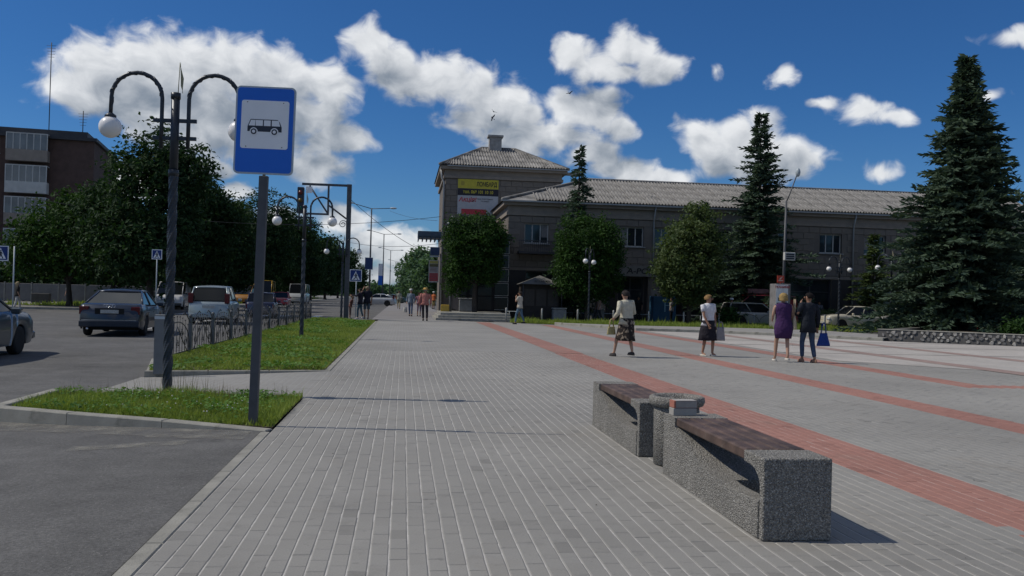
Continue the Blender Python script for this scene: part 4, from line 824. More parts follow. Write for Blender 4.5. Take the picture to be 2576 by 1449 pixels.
# ---- ornamental twin globe lamps
def twisted(b, h, r, turns, n=8, m=90):
    vs = []; fs = []
    for i in range(m + 1):
        z = h * i / m; a0 = turns * 2 * math.pi * i / m
        for k in range(n): rr_ = r * (1.0 if k % 2 else .86); a = a0 + 2 * math.pi * k / n; vs.append((rr_ * math.cos(a), rr_ * math.sin(a), z))
    for i in range(m):
        for k in range(n): j = (k + 1) % n; fs.append((i * n + k, i * n + j, (i + 1) * n + j, (i + 1) * n + k))
    b.add(vs, fs, False)
def make_lamp(label, loc, rz, group):
    t = thing('globe_lamp', label, 'street lamp', loc, rz, group)
    b = MB(); twisted(b, 3.0, .066, 3); b.build('post', M_lampm, t)
    b = MB(); b.tube([(0, 0, 2.99), (0, 0, 4.08)], .057, 12); b.tube([(0, 0, 4.02), (0, 0, 4.1)], .066, 12); b.tube([(0, 0, 2.97), (0, 0, 3.05)], .07, 12); b.build('upper_post', M_lampm, t)
    for z in (3.48, 3.72): b = MB(); b.box((-.29, -.018, z - .025), (.29, .018, z + .025)); b.build('cross_bar', M_lampm, t)
    for s in (-1, 1):
        pts = [(s * .18, 0, 3.34), (s * .18, 0, 3.7), (s * .18, 0, 4.02)] + [(s * (.52 - .34 * math.cos(R(a))), 0, 4.02 + .34 * math.sin(R(a))) for a in range(15, 180, 15)] + [(s * .86, 0, 4.02), (s * .865, 0, 3.76)]
        b = MB(); b.tube(pts, .028, 8)
        pv_ = [Vector(p) for p in pts[2:]]           # rope twist round the arm
        hel = []; 
        for i in range(len(pv_) - 1):
            for q in range(4): hel.append(pv_[i].lerp(pv_[i + 1], q / 4))
        tw_ = []
        for i, p in enumerate(hel):
            dv = (hel[min(i + 1, len(hel) - 1)] - hel[max(i - 1, 0)]).normalized(); u_ = Vector((0, 1, 0)); v_ = dv.cross(u_); a = i * .8; tw_.append(p + (u_ * math.cos(a) + v_ * math.sin(a)) * .024)
        b.tube(tw_, .012, 6); ar = b.build('arm', M_lampm, t)
        b = MB(); b.lathe([(.03, 3.8), (.075, 3.765), (.075, 3.735)], 16, Matrix.Translation((s * .865, 0, 0))); b.build('cap', M_lampm, ar)
        b = MB(); b.ball((s * .865, 0, 3.605), .148, 24, 16); b.build('globe', M_globe, t)
    b = MB(); b.tube([(.03, 0, 4.1), (.045, 0, 4.52)], .006, 6); b.tube([(.09, 0, 4.1), (.05, 0, 4.5)], .004, 5); b.add([(.05, .002, 4.48), (.1, .004, 4.3), (.09, -.004, 4.12), (.06, .004, 4.2)], [(0, 1, 2, 3)]); b.build('torn_flag', mat('torn_flag', (.33, .31, .2), .8), t)
    return t
GL = 'twin globe lamps of the square'
lamp = make_lamp('nearest twisted twin globe lamp, standing in the small grass island', G(420, 990), R(-4), GL)
dup(lamp, G(758, 850), R(-10), 'second twin globe lamp, rising from the long grass bed', GL)
dup(lamp, G(858, 803), R(-4), 'third twin globe lamp beside the traffic light mast', GL)
for px, y, rz, l in ((1480, 51.4, R(62), 'twin globe lamp standing before the egg shaped maple'), (2109, 51.2, R(20), 'twin globe lamp behind the pale saloon bonnet'), (2240, 46.5, R(-65), 'twin globe lamp at the planter end, partly behind spruce boughs')):
    p = PY(px, 800, y); dup(lamp, (p.x, y, 0), rz, l, GL)

# ---- traffic light mast with an overhanging frame
p = G(870, 803, 0); t = thing('traffic_light_mast', 'tall square mast whose frame carries a traffic light over the road', 'traffic light', p)
b = MB(); b.box((-.12, -.12, 0), (.12, .12, 7.25), bev=.01); b.build('post', M_post, t)
b = MB(); b.box((-2.5, -.05, 7.12), (-.121, .05, 7.24)); b.box((-2.3, -.04, 5.55), (-1.05, .04, 5.65)); b.box((-1.15, -.04, 5.651), (-1.05, .04, 7.119)); b.tube([(-2.1, 0, 7.1), (-1.1, 0, 5.62)], .045, 6); b.tube([(-1.1, 0, 6.1), (-.13, 0, 5.4)], .045, 6)
b.tube([(-.3 + .22 * math.cos(a * .4) * (1 - a * .03), 0, 5.1 + .22 * math.sin(a * .4) * (1 - a * .03)) for a in range(24)], .02, 5); b.build('frame', M_post, t)
b = MB(); b.box((-2.72, -.14, 5.6), (-2.38, .14, 7.0), bev=.03); lh = b.build('signal_head', M_picto, t)
for z, c in ((6.7, (.12, .015, .01)), (6.28, (.12, .08, .01)), (5.86, (.01, .1, .05))): b = MB(); b.tube([(-2.55, -.141, z), (-2.55, -.2, z)], .11, 14); b.build('lens', mat('lens%d' % int(z * 100), c, .3), lh)
b = MB(); b.box((-2.28, -.06, 6.7), (-1.95, -.051, 7.05)); b.build('plate', M_white, t)
# second traffic light, at the corner of the building
p = PY(1132, 800, 56.0); t = thing('traffic_light', 'traffic light on a slim pole before the dark round tree', 'traffic light', (p.x, 56.0, 0))
b = MB(); b.tube([(0, 0, -.03), (0, 0, 2.3)], .09, 10); b.tube([(0, 0, 2.3), (0, 0, 6.4)], .065, 10); b.build('pole', M_post, t)
b = MB(); b.box((-.36, -.16, 5.15), (-.1, .1, 6.1), bev=.03); lh = b.build('signal_head', M_picto, t)
for z in (5.9, 5.62, 5.34): b = MB(); b.rings([(-.23, -.26, z, .1, .1)] * 2) if False else b.tube([(-.23, -.161, z), (-.23, -.3, z + .02)], .1, 12); b.build('visor', M_rim, lh)
t = thing('junction_box', 'yellow metal box at the foot of the corner traffic light', 'box', (p.x - .35, 55.6, .12)); b = MB(); b.box((-.25, -.2, 0), (.25, .2, .72), bev=.03); b.build('shell', mat('box_yellow', (.42, .27, .03), .6, .15, 4), t); b = MB(); b.box((-.21, -.212, .05), (.21, -.201, .66)); b.build('door', mat('box_yellow2', (.45, .3, .05), .6, .15, 4), t)

# ---- tall street lights along the road
def street_light(label, loc, h, group, arm=2.4):
    t = thing('street_light', label, 'street light', loc, 0, group)
    b = MB(); b.tube([(0, 0, RZ), (0, 0, h)], [.11, .06], 10); b.build('pole', M_post, t)
    for s, dz in ((-1, .45), (1, .06)):
        b = MB(); b.tube([(0, 0, h - .05), (s * arm * .8, 0, h + dz)], .035, 6); ar = b.build('arm', M_post, t)
        b = MB(); b.ball((s * (arm * .8 + .25), 0, h + dz + .02), .36, 10, 6, (1, .45, .28)); b.build('lamp_head', M_rim, ar)
    return t
for i, (px, ptop, h, l) in enumerate(((929, 527, 10, 'nearest tall two armed street light beside the crossing sign'), (962, 590, 10, 'second tall two armed street light along the road'), (980, 630, 10, 'third tall two armed street light along the road'), (997, 658, 10, 'fourth tall two armed street light, half lost in haze'), (1007, 678, 10, 'farthest tall two armed street light'))):
    dd = (h - HC) * F / (738 - ptop); pt = PY(px, 740, dd); street_light(l, (pt.x, dd, 0), h, 'tall street lights along the road')
t = thing('blue_panel_sign', 'dark blue rectangular panel on the nearest tall street light', 'sign', PY(928, 663, 88.5)); b = MB(); b.box((-.38, -.03, -.55), (.38, 0, .55)); b.build('panel', mat('panel_blue', (.02, .05, .16), .5), t); b = MB(); [b.box((-.4, -.035, z), (.4, .01, z + .04)) for z in (-.59, .551)]; b.build('rim', M_rim, t)
t = thing('pole_banner', 'small white and blue banner on the second tall street light', 'banner', PY(957, 690, 127)); b = MB(); b.box((-.3, -.02, -.2), (.3, .02, 1.5)); b.build('white_sheet', M_white, t); b = MB(); b.box((-.3, -.021, -1.5), (.3, .021, -.201)); b.build('blue_sheet', M_blue, t)

# ---- pedestrian crossing signs
def crossing(label, c, base_z, pole_dx=0.0, size=.7, pole_top=None, tilt=0):
    t = thing('crossing_sign', label, 'sign', (c.x, c.y, base_z), R(tilt)); z0 = c.z - base_z - size / 2; h = size / 2
    if pole_top is None: pole_top = z0 + size
    b = MB(); b.tube([(pole_dx, .04, 0), (pole_dx, .04, pole_top)], .032, 8); b.build('pole', M_rim, t)
    b = MB(); b.box((-h, -.02, z0), (h, 0, z0 + size)); pn = b.build('panel', M_white, t)
    b = MB(); b.box((-h + .04, -.026, z0 + .04), (h - .04, -.021, z0 + size - .04)); b.build('blue_field', mat('crossing_blue', (.012, .035, .17), .5), pn)
    b = MB(); b.add([(-h * .68, -.03, z0 + size * .14), (h * .68, -.03, z0 + size * .14), (0, -.03, z0 + size * .87)], [(0, 1, 2)]); b.build('triangle', M_white, pn)
    b = MB(); m_ = z0 + size * .14
    for poly in ([(-.03, .40), (.04, .40), (.05, .24), (-.03, .22)], [(-.03, .24), (.03, .24), (.0, .12), (-.1, .01), (-.14, .04), (-.05, .14)], [(0, .24), (.05, .24), (.09, .12), (.14, .02), (.1, .01), (.05, .1)], [(-.03, .38), (0, .36), (-.08, .24), (-.12, .27)], [(.03, .38), (.06, .36), (.1, .25), (.07, .24)], disc(.01, .45, .035, 10)):
        b.prism([(x * size / .7, m_ + z * size / .7 * .85) for x, z in poly], -.036, -.032)
    b.build('walker', M_picto, pn); return t
crossing('pedestrian crossing sign held on a grey pole by the far grass corner', PY(895, 693, 53.0), -.02, .04, .7)
crossing('pedestrian crossing sign in front of the dark street trees on the left', PY(395, 640, 51.0), RZ, .0, .54)
c = PY(2, 637, 43.0); crossing('pedestrian crossing sign cut off by the left edge of the view', c, RZ, .56, .68)

# ---- wrought iron fence along the road
fx = -4.72; fy0 = 18.4; L = 2.4; NP = 12
fen = thing('wrought_fence', 'low wrought iron fence with arches and scrolls beside the road', 'fence', (fx, fy0, 0))
M_iron = mat('fence_iron', (0.03, 0.032, 0.035), .45, .2, 10)
pb = MB(); pb.box((-.035, -.035, -.05), (.035, .035, .78)); pb.ball((0, 0, .82), .042, 10, 6); pme = pb.mesh('post'); pme.materials.append(mat('fence_post', (.11, .115, .12), .5, .2, 6))
arc = MB(); bars = MB(); scr = MB(); rail = MB()
arcp = [(0, L / 2 - (L / 2 - .08) * math.cos(R(a)), .12 + .60 * math.sin(R(a)) ** .8) for a in range(0, 181, 12)]; arc.tube(arcp, .011, 5)
for s in (0, 1):
    pts = [(.03, .0, .68), (.03, .2, .70), (.03, .5, .86), (.03, .72, .92), (.03, .82, .87)]; arc.tube([(x, L - y if s else y, z) for x, y, z in pts], .011, 5)
for k in range(1, 10):
    y = L * k / 10; zt = .12 + .60 * math.sin(math.acos(max(-1, min(1, 1 - 2 * k / 10)))) ** .8 + .10; bars.tube([(0, y, .06), (0, y, zt)], .007, 4); bars.ball((0, y, zt + .015), .016, 6, 4)
rail.tube([(0, .03, .06), (0, L - .03, .06)], .014, 5)
for cy_, cz, r0, d in ((.45, .28, .11, 1), (L - .45, .28, .11, -1), (.85, .48, .09, -1), (L - .85, .48, .09, 1), (1.2, .25, .10, 1)):
    scr.tube([(.012, cy_ + d * r0 * (1 - a * .028) * math.cos(a * .42), cz + r0 * (1 - a * .028) * math.sin(a * .42)) for a in range(26)], .0065, 4)
    scr.add([(.02, cy_ + d * (r0 + .02), cz), (.02, cy_ + d * (r0 + .09), cz + .05), (.02, cy_ + d * (r0 + .06), cz - .06), (.0, cy_ + d * (r0 + .03), cz - .04)], [(0, 1, 2, 3)])
scr.tube([(.01, .3, .06), (.01, .8, .35), (.01, 1.2, .62)], .01, 4); scr.tube([(.01, L - .3, .06), (.01, L - .8, .35), (.01, 1.2, .62)], .01, 4)
meshes = {n: m_.mesh(n) for n, m_ in (('arch', arc), ('bars', bars), ('scrolls', scr), ('rail', rail))}
for me in meshes.values(): me.materials.append(M_iron)
for i in range(NP):
    pnl = link('panel', meshes['rail'], None, fen); pnl.location = (0, i * L, 0); 
    for n in ('arch', 'bars', 'scrolls'): link(n, meshes[n], None, pnl)
for i in range(NP + 1): o = link('post', pme, None, fen); o.location = (0, i * L, 0)
p = G(405, 935); t = thing('grey_marker_post', 'flat pale grey post at the near end of the wrought fence', 'post', (p.x - .02, p.y, 0)); b = MB(); b.box((-.1, -.04, -.05), (.1, .04, .98), bev=.012); b.build('shaft', mat('marker_grey', (.15, .16, .165), .7, .12, 5), t); b = MB(); b.box((-.1, -.042, .9), (.1, -.0405, .95)); b.build('band', M_rim, t)

# ---- concrete benches with slatted seats, litter bin, loose bricks
def pebble_mat():
    m = bpy.data.materials.new('exposed_aggregate'); m.use_nodes = True; t_ = m.node_tree; t_.nodes.clear(); k = NT(t_)
    oc = k.n('ShaderNodeTexCoord').outputs['Object']
    v1 = k.n('ShaderNodeTexVoronoi', {'Vector': oc, 'Scale': 95.0}); v2 = k.n('ShaderNodeTexVoronoi', {'Vector': k.vm('ADD', oc, (3, 5, 1)), 'Scale': 150.0})
    s = k.n('ShaderNodeSeparateColor', {0: v1.outputs['Color']}); s2 = k.n('ShaderNodeSeparateColor', {0: v2.outputs['Color']})
    c = k.mix(s.outputs[0], (.18, .17, .15), (.38, .362, .325)); c = k.mix(k.math('GREATER_THAN', s2.outputs[0], .9), c, (.5, .485, .45)); c = k.mix(k.math('GREATER_THAN', s2.outputs[1], .9), c, (.10, .095, .088))
    edge = k.n('ShaderNodeMapRange', {'Value': v1.outputs['Distance'], 'From Min': .25, 'From Max': .65}).outputs[0]
    c = k.mix(k.math('MULTIPLY', edge, .6), c, (.13, .125, .115))
    big = k.n('ShaderNodeTexNoise', {'Vector': oc, 'Scale': 3.5, 'Detail': 4.0}).outputs[0]
    c = k.n('ShaderNodeVectorMath', {0: c, 3: k.math('MULTIPLY_ADD', big, .5, .75)}, operation='SCALE').outputs[0]
    p_ = k.n('ShaderNodeBsdfPrincipled', {'Base Color': c, 'Roughness': .85, 'Specular IOR Level': .3})
    h = k.math('SUBTRACT', 1.0, v1.outputs['Distance']); bp = k.n('ShaderNodeBump', {'Height': h, 'Strength': .9, 'Distance': .012}); t_.links.new(bp.outputs[0], p_.inputs['Normal'])
    k.n('ShaderNodeOutputMaterial', {0: p_.outputs[0]}); return m
M_agg = pebble_mat()
M_wood = mat('bench_wood', (0.06, 0.04, 0.033), .6, .35, 4, .4, 40, col2=(.10, .064, .05), spec=.4, wear=((.14, .11, .09), 6, .58))
def bench(label, loc, Lb, group):
    """one cast body: thin near end wall, low foot, then a long sweep up to the thick far end; planks span the top"""
    t = thing('bench', label, 'bench', loc, 0, group); W = .44
    far = [(.72, 0), (Lb, 0), (Lb, .5), (Lb - .3, .5), (Lb - .3, .425)]
    for i in range(13): u = i / 12; far.append((Lb - .31 - (Lb - 1.10) * u, .225 + .195 * (.5 + .5 * math.cos(math.pi * u ** .75))))
    far += [(.72, .222)]
    near = [(0, 0), (.06, 0), (.058, .27), (.06, .33), (.085, .375), (.14, .41), (.22, .425), (.32, .428), (.32, .5), (0, .5)]
    arc_ = [(.42 + .58 * math.sin(R(a)), .012 + .205 * math.cos(R(a))) for a in range(90, -1, -9)]
    foot = [(.061, -.0)] + [(1.0, 0.0)] + arc_[1:] + [(.2, .224), (.061, .237)]
    rear = [(.3, 0), (.7195, 0), (.7195, .222), (.5, .213), (.3, .214)]
    for nm, pr, x0, x1, bw in (('far_end', far, 0, W, 0), ('near_end', near, 0, W, .009), ('foot', foot, -.007, .11, .006), ('cheek', rear, 0, .105, 0)):
        b = MB(); b.prism(pr, x0, x1, 'x'); hs = b.build(nm, M_agg, t)
        if bw: bv = hs.modifiers.new('edge', 'BEVEL'); bv.width = bw; bv.segments = 2; bv.limit_method = 'ANGLE'; bv.angle_limit = R(50)
    nb = 4; pw = (W - .02) / nb
    for i in range(nb): b = MB(); b.box((.008 + i * pw + .007, .322, .43), (.008 + (i + 1) * pw - .007, Lb - .302, .503), bev=.011); b.build('plank', M_wood, t)
    return t
bench('nearest concrete bench with brown slatted seat', (2.19, 5.19, .002), 2.08, 'concrete benches')
bench('farther concrete bench with brown slats beyond the litter bin', (2.18, 8.02, .002), 2.0, 'concrete benches')
t = thing('litter_bin', 'round pebble faced concrete litter bin between the benches', 'bin', (2.42, 7.66, .002))
b = MB(); b.lathe([(.17, 0), (.195, .01), (.2, .46), (.195, .51)], 28); b.build('drum', M_agg, t)
b = MB(); b.lathe([(.195, .511), (.23, .525), (.245, .56), (.24, .595), (.215, .607), (.185, .595), (.17, .55), (.165, .28), (.02, .26)], 28); b.build('rim', M_agg, t)
for z, c_, l, dx in ((.502, M_bg, 'grey paving brick lying on the bench end under a red one', .0), (.5645, M_br, 'red paving brick stacked on a grey one on the bench end', .003)):
    o = MB(); o.box((-.1, -.05, 0), (.1, .05, .06), bev=.003); o = o.build('loose_brick', None); o.data.materials.append(mat('loose_grey', (.33, .315, .29), .85, .1, 12) if z < .53 else mat('loose_red', (.36, .14, .10), .85, .12, 12)); o.location = (2.315 + dx, 7.16 + dx, z); o.rotation_euler = (0, 0, R(4 + dx * 400)); tag(o, l, 'brick')
    if z > .53:
        tp = MB(); tp.box((-.085, -.049, .0602), (.098, .049, .0615)); tp.build('mortar_top', mat('loose_top', (.42, .4, .37), .9, .1, 14), o); fc = MB(); fc.box((-.085, -.0512, .003), (.098, -.0501, .058)); fc.build('mortar_face', mat('loose_face', (.3, .28, .26), .9, .12, 14), o)

# ---- white posts along the grass strip
M_wp = mat('post_white', (.42, .41, .39), .7, .2, 8, wear=((.2, .19, .17), 6, .58))
ords = ['first', 'second', 'third', 'fourth', 'fifth', 'sixth', 'seventh', 'eighth', 'ninth', 'tenth', 'eleventh', 'last']
for i, (px, y) in enumerate(((1273, 51.6), (1363, 51.8), (1453, 52.0), (1543, 52.2), (1632, 52.3), (1720, 52.4), (1809, 52.5), (1897, 52.6), (2075, 50.5), (2222, 46.8), (2322, 46.8), (2505, 43.5))):
    p = PY(px, 800, y); o = MB(); o.lathe([(.055, -.05), (.05, .7), (.045, .78), (.02, .8)], 10) if i < 8 else o.box((-.045, -.045, -.05), (.045, .045, .85), bev=.01); o = o.build('white_post', M_wp); o.location = (p.x, y, 0); tag(o, 'short white post edging the far grass strip, %s from the left' % ords[i], 'post', 'white posts edging the grass strip')
for i, px in enumerate((1790, 1870, 1950)):       # curved hoop rails between posts by the estate car
    p = PY(px, 800, 52.55); o = MB(); o.tube([(1.0 * math.cos(R(a)), 0, .3 + .5 * math.sin(R(a))) for a in range(0, 181, 15)], .014, 5); o = o.build('hoop_rail', M_iron); o.location = (p.x, 52.55, 0); tag(o, 'thin arched rail on the grass before the old estate car, %s from the left' % ords[i], 'rail', 'arched rails on the grass strip')
o = MB(); o.tube([(6.6, 57.0, .5), (14, 57.2, .5)], .02, 5); o.tube([(14, 57.2, .5), (21, 57.4, .5)], .02, 5); [o.tube([(x, 57.1, -.03), (x, 57.1, .5)], .02, 5) for x in (6.8, 9.5, 12, 14.5, 17, 19.5)]; o = o.build('shop_rail', M_rim); tag(o, 'low thin rail running along the shaded shop fronts', 'rail')

# ---- stone planter on the right
A, B = Vector((20.3, 36.3, 0)), Vector((28.0, 29.6, 0)); D_ = (B - A).normalized(); LA = (B - A).length
pl = thing('stone_planter', 'low planter wall of irregular stones around the largest spruce', 'planter', (A.x, A.y, 0), math.atan2(D_.y, D_.x))
b = MB(); b.box((0, 0, -.05), (LA, .45, .44)); b.box((.002, .451, -.05), (.45, 10, .435)); b.build('wall', mat('planter_mortar', (.11, .105, .10), .95, .2, 4, .4, 60), pl)
b = MB(); b.box((-.03, -.03, .441), (LA, .5, .47), bev=.01); b.build('coping', M_conc, pl)
b = MB(); b.add([(.4, .4, .36), (LA, .4, .36), (LA + 6, 14, .36), (2, 14, .36)], [(0, 1, 2, 3)]); b.build('soil', M_earth, pl)
stone_ms = []
for k in range(8):
    n = rnd.choice((5, 6, 6, 7)); ang = sorted(2 * math.pi * (i + rnd.uniform(-.28, .28)) / n for i in range(n)); rr_ = [rnd.uniform(.75, 1.05) for _ in ang]
    b = MB(); vs = [(.125 * q * math.cos(a), 0, .095 * q * math.sin(a)) for a, q in zip(ang, rr_)] + [(.105 * q * math.cos(a), -.035 + rnd.uniform(-.008, .008), .078 * q * math.sin(a)) for a, q in zip(ang, rr_)]
    b.add(vs, [tuple(range(n, 2 * n))] + [(i, (i + 1) % n, (i + 1) % n + n, i + n) for i in range(n)]); me = b.mesh('stone')
    tone = rnd.choice(((.30, .285, .26), (.36, .34, .31), (.22, .21, .2), (.42, .4, .36), (.17, .165, .16))); me.materials.append(mat('stone_%d' % k, tone, .9, .2, 9, .3, 60)); stone_ms.append(me)
for i in range(int(LA / .26)):
    for j in range(3):
        if rnd.random() < .16: continue
        o = link('stone', rnd.choice(stone_ms), None, pl); o.location = (.16 + i * .26 + (.12 if j == 1 else 0) + rnd.uniform(-.06, .06), -.001 - .002 * j, .085 + j * .135 + rnd.uniform(-.025, .025)); o.rotation_euler = (0, rnd.uniform(0, 6.28), 0); s = rnd.uniform(.55, 1.0); o.scale = (s, rnd.uniform(.6, 1.3), s)

# ---- lamp mast with a white box, poster column
p = PY(1968, 780, 49.5); t = thing('lamp_mast', 'slightly leaning grey lamp mast with a white louvred box', 'street light', (p.x, 49.5, 0)); t.rotation_euler = (0, R(.7), 0)
b = MB(); b.tube([(0, 0, 0), (0, 0, 7.4)], [.1, .06], 10); b.tube([(0, 0, 7.35), (.15, -.1, 7.8), (.45, -.3, 8.9)], .035, 6); b.build('pole', M_post, t)
b = MB(); b.ball((.5, -.32, 9.05), .26, 12, 8, (.55, .55, 1)); b.build('lamp_head', M_rim, t)
b = MB(); b.box((-.12, -.35, 3.95), (.5, -.1, 4.42), bev=.015); bx = b.build('white_box', mat('box_white', (.5, .5, .47), .6), t)
b = MB(); [b.box((-.05, -.37, 4.02 + .12 * k), (.44, -.351, 4.1 + .12 * k)) for k in range(3)]; b.build('louvres', M_picto, bx)
p = PY(1961, 790, 48.0); t = thing('poster_column', 'square poster column pasted with white bills behind the two women', 'poster column', (p.x, 48.0, 0))
b = MB(); b.box((-.42, -.42, -.03), (.42, .42, 2.55), bev=.02); b.build('column', mat('column_grey', (.2, .19, .19), .8, .25, 4), t)
b = MB(); b.box((-.41, -.432, .9), (.28, -.4205, 2.5)); ps = b.build('white_bill', mat('bill_white', (.8, .79, .77), .7, .1, 6, wear=((.2, .21, .22), 4, .6)), t)
text('lettering', 'ТКАНИНИ', .17, mat('bill_red', (.45, .05, .04), .6), ps, flat_text(-.07, -.437, 2.36), bold=.006)
for (x0, x1, z0, z1, c_) in ((-.05, .2, 1.85, 2.0, (.5, .36, .08)), (-.36, -.16, 1.2, 1.5, (.05, .05, .05)), (-.3, -.05, 1.6, 1.78, (.12, .13, .13)), (.0, .24, 1.1, 1.6, (.25, .25, .26))): b = MB(); b.box((x0, -.436, z0), (x1, -.4325, z1)); b.build('bill', mat('bill_%d' % int(x0 * 100 + z0 * 1000), c_, .7, .4, 14), t)
b = MB(); b.box((-.2, -.06, 2.62), (.2, -.02, 3.02)); b.tube([(0, 0, 2.5), (0, 0, 2.7)], .03, 6); rs_ = b.build('red_sign', mat('bill_red2', (.5, .07, .04), .6, .15, 5), t)
b = MB(); b.box((-.14, -.064, 2.72), (.14, -.061, 2.76)); b.prism([(-.12, 2.8), (-.02, 2.8), (.12, 2.96), (.02, 2.92)], -.064, -.061); b.build('marks', mat('bill_pale', (.6, .5, .42), .6), rs_)
# projecting signs beside the flank of the corner block
for px, py0, py1, wpx, nm in ((1094, 622, 642, 24, 'blue'), (1091, 655, 710, 27, 'price')):
    a = PY(px - wpx / 2, py1, 66.0); c_ = PY(px + wpx / 2, py0, 66.0)
    if nm == 'blue':
        t = thing('projecting_sign', 'small blue box sign projecting from the corner block flank', 'sign', (a.x, 66, 0)); b = MB(); b.box((0, -.1, a.z), (c_.x - a.x, .1, c_.z), bev=.02); b.build('box', mat('psign_blue', (.03, .06, .13), .4, .2, 3), t); b = MB(); b.box((-.02, -.05, a.z - .12), (c_.x - a.x, .05, a.z - .02)); b.build('bracket', M_rim, t)
    else:
        t = thing('price_banner', 'tall narrow yellow white and red price banner beside the corner block', 'banner', (a.x, 66, 0)); W_, H_ = c_.x - a.x, c_.z - a.z
        b = MB(); b.box((0, -.02, a.z), (W_, .02, c_.z)); b.build('sheet', mat('pb_grey', (.4, .39, .37), .6), t)
        for f0, f1, cc, n_ in ((.85, .97, (.4, .36, .1), 'yellow_field'), (.70, .83, (.12, .11, .05), 'dark_field'), (.06, .42, (.42, .06, .07), 'red_field')): b = MB(); b.box((.06, -.026, a.z + H_ * f0), (W_ - .06, -.021, a.z + H_ * f1)); b.build(n_, mat('pb_' + n_, cc, .6), t)
        b = MB(); [b.box((.1, -.03, a.z + H_ * f), (W_ - .15, -.027, a.z + H_ * (f + .025))) for f in (.12, .2, .28, .36, .5, .56, .63)]; b.build('text_lines', mat('pb_ink', (.2, .12, .12), .6), t)
        b = MB(); b.tube([(W_ + .1, 0, -.03), (W_ + .1, 0, c_.z + .5)], .04, 6); b.build('pole', M_post, t)

# ---- overhead wires, birds
M_wire = mat('wire_black', (.03, .03, .035), .6)
def wire(label, p0, p1, sag, r=.016):
    p0, p1 = Vector(p0), Vector(p1); o = MB(); o.tube([p0.lerp(p1, i / 20) - Vector((0, 0, sag * 4 * (i / 20) * (1 - i / 20))) for i in range(21)], r, 4); o = o.build('overhead_wire', M_wire); tag(o, label, 'wire', 'overhead wires'); return o
wire('upper wire slung across the road to the corner block', PY(60, 495, 60), PY(1108, 545, 66), 1.1)
wire('lower wire slung across the road to the corner block', PY(880, 610, 90), PY(1104, 613, 66), .3)
wire('wire dropping from the traffic light mast towards the corner signs', PY(880, 500, 49.5), PY(1085, 640, 66), .35)
wire('faint wire high between the lamp masts over the road', PY(980, 530, 90), PY(1100, 555, 66.5), .2, .012)
for i, (px, py, a) in enumerate(((1242, 281, 20), (1238, 296, 60), (1433, 235, -20))):
    p = PY(px, py, 62); o = MB(); o.ball((0, 0, 0), .05, 8, 6, (.7, 2.2, .7)); o.add([(0, .05, .01), (.32, -.02, .1), (.2, -.09, .05), (0, -.06, 0), (-.32, -.02, .1), (-.2, -.09, .05), (0, -.13, 0), (.05, -.22, 0), (-.05, -.22, 0)], [(0, 1, 2, 3), (0, 3, 5, 4), (6, 7, 8)]); o = o.build('bird', M_picto); o.location = p; o.rotation_euler = (R(a), R(a * .7), R(a * 2)); tag(o, ('swallow flying above the chimney, the upper of two', 'swallow flying above the chimney, the lower of two', 'lone swallow flying between the clouds on the right')[i], 'bird', 'swallows')

# ================================================================== VEHICLES
M_tyre = mat('tyre_rubber', (.018, .018, .018), .85, .15, 10)
M_rimm = mat('wheel_alloy', (.32, .32, .33), .35, .1, 6, metal=.6)
M_cglass = mat('car_glass', (.010, .012, .014), .06, .1, 2, spec=.3)
M_under = mat('car_underside', (.012, .012, .012), .9)
M_chrome = mat('chrome', (.55, .55, .56), .18, .05, 4, metal=.9)
M_head = mat('headlamp_glass', (.5, .52, .53), .12, .05, 4, spec=.6)
M_tail = mat('tail_red', (.10, .008, .010), .2, .1, 4)
M_plate = mat('number_plate', (.4, .4, .38), .5, .25, 30, wear=((.06, .06, .07), 26, .56))
def lerp_prof(prof, y):
    for (a, za), (b_, zb) in zip(prof[:-1], prof[1:]):
        if a <= y <= b_:
            f = (y - a) / (b_ - a + 1e-9); return za + (zb - za) * f
    return prof[-1][1] if y > prof[-1][0] else prof[0][1]
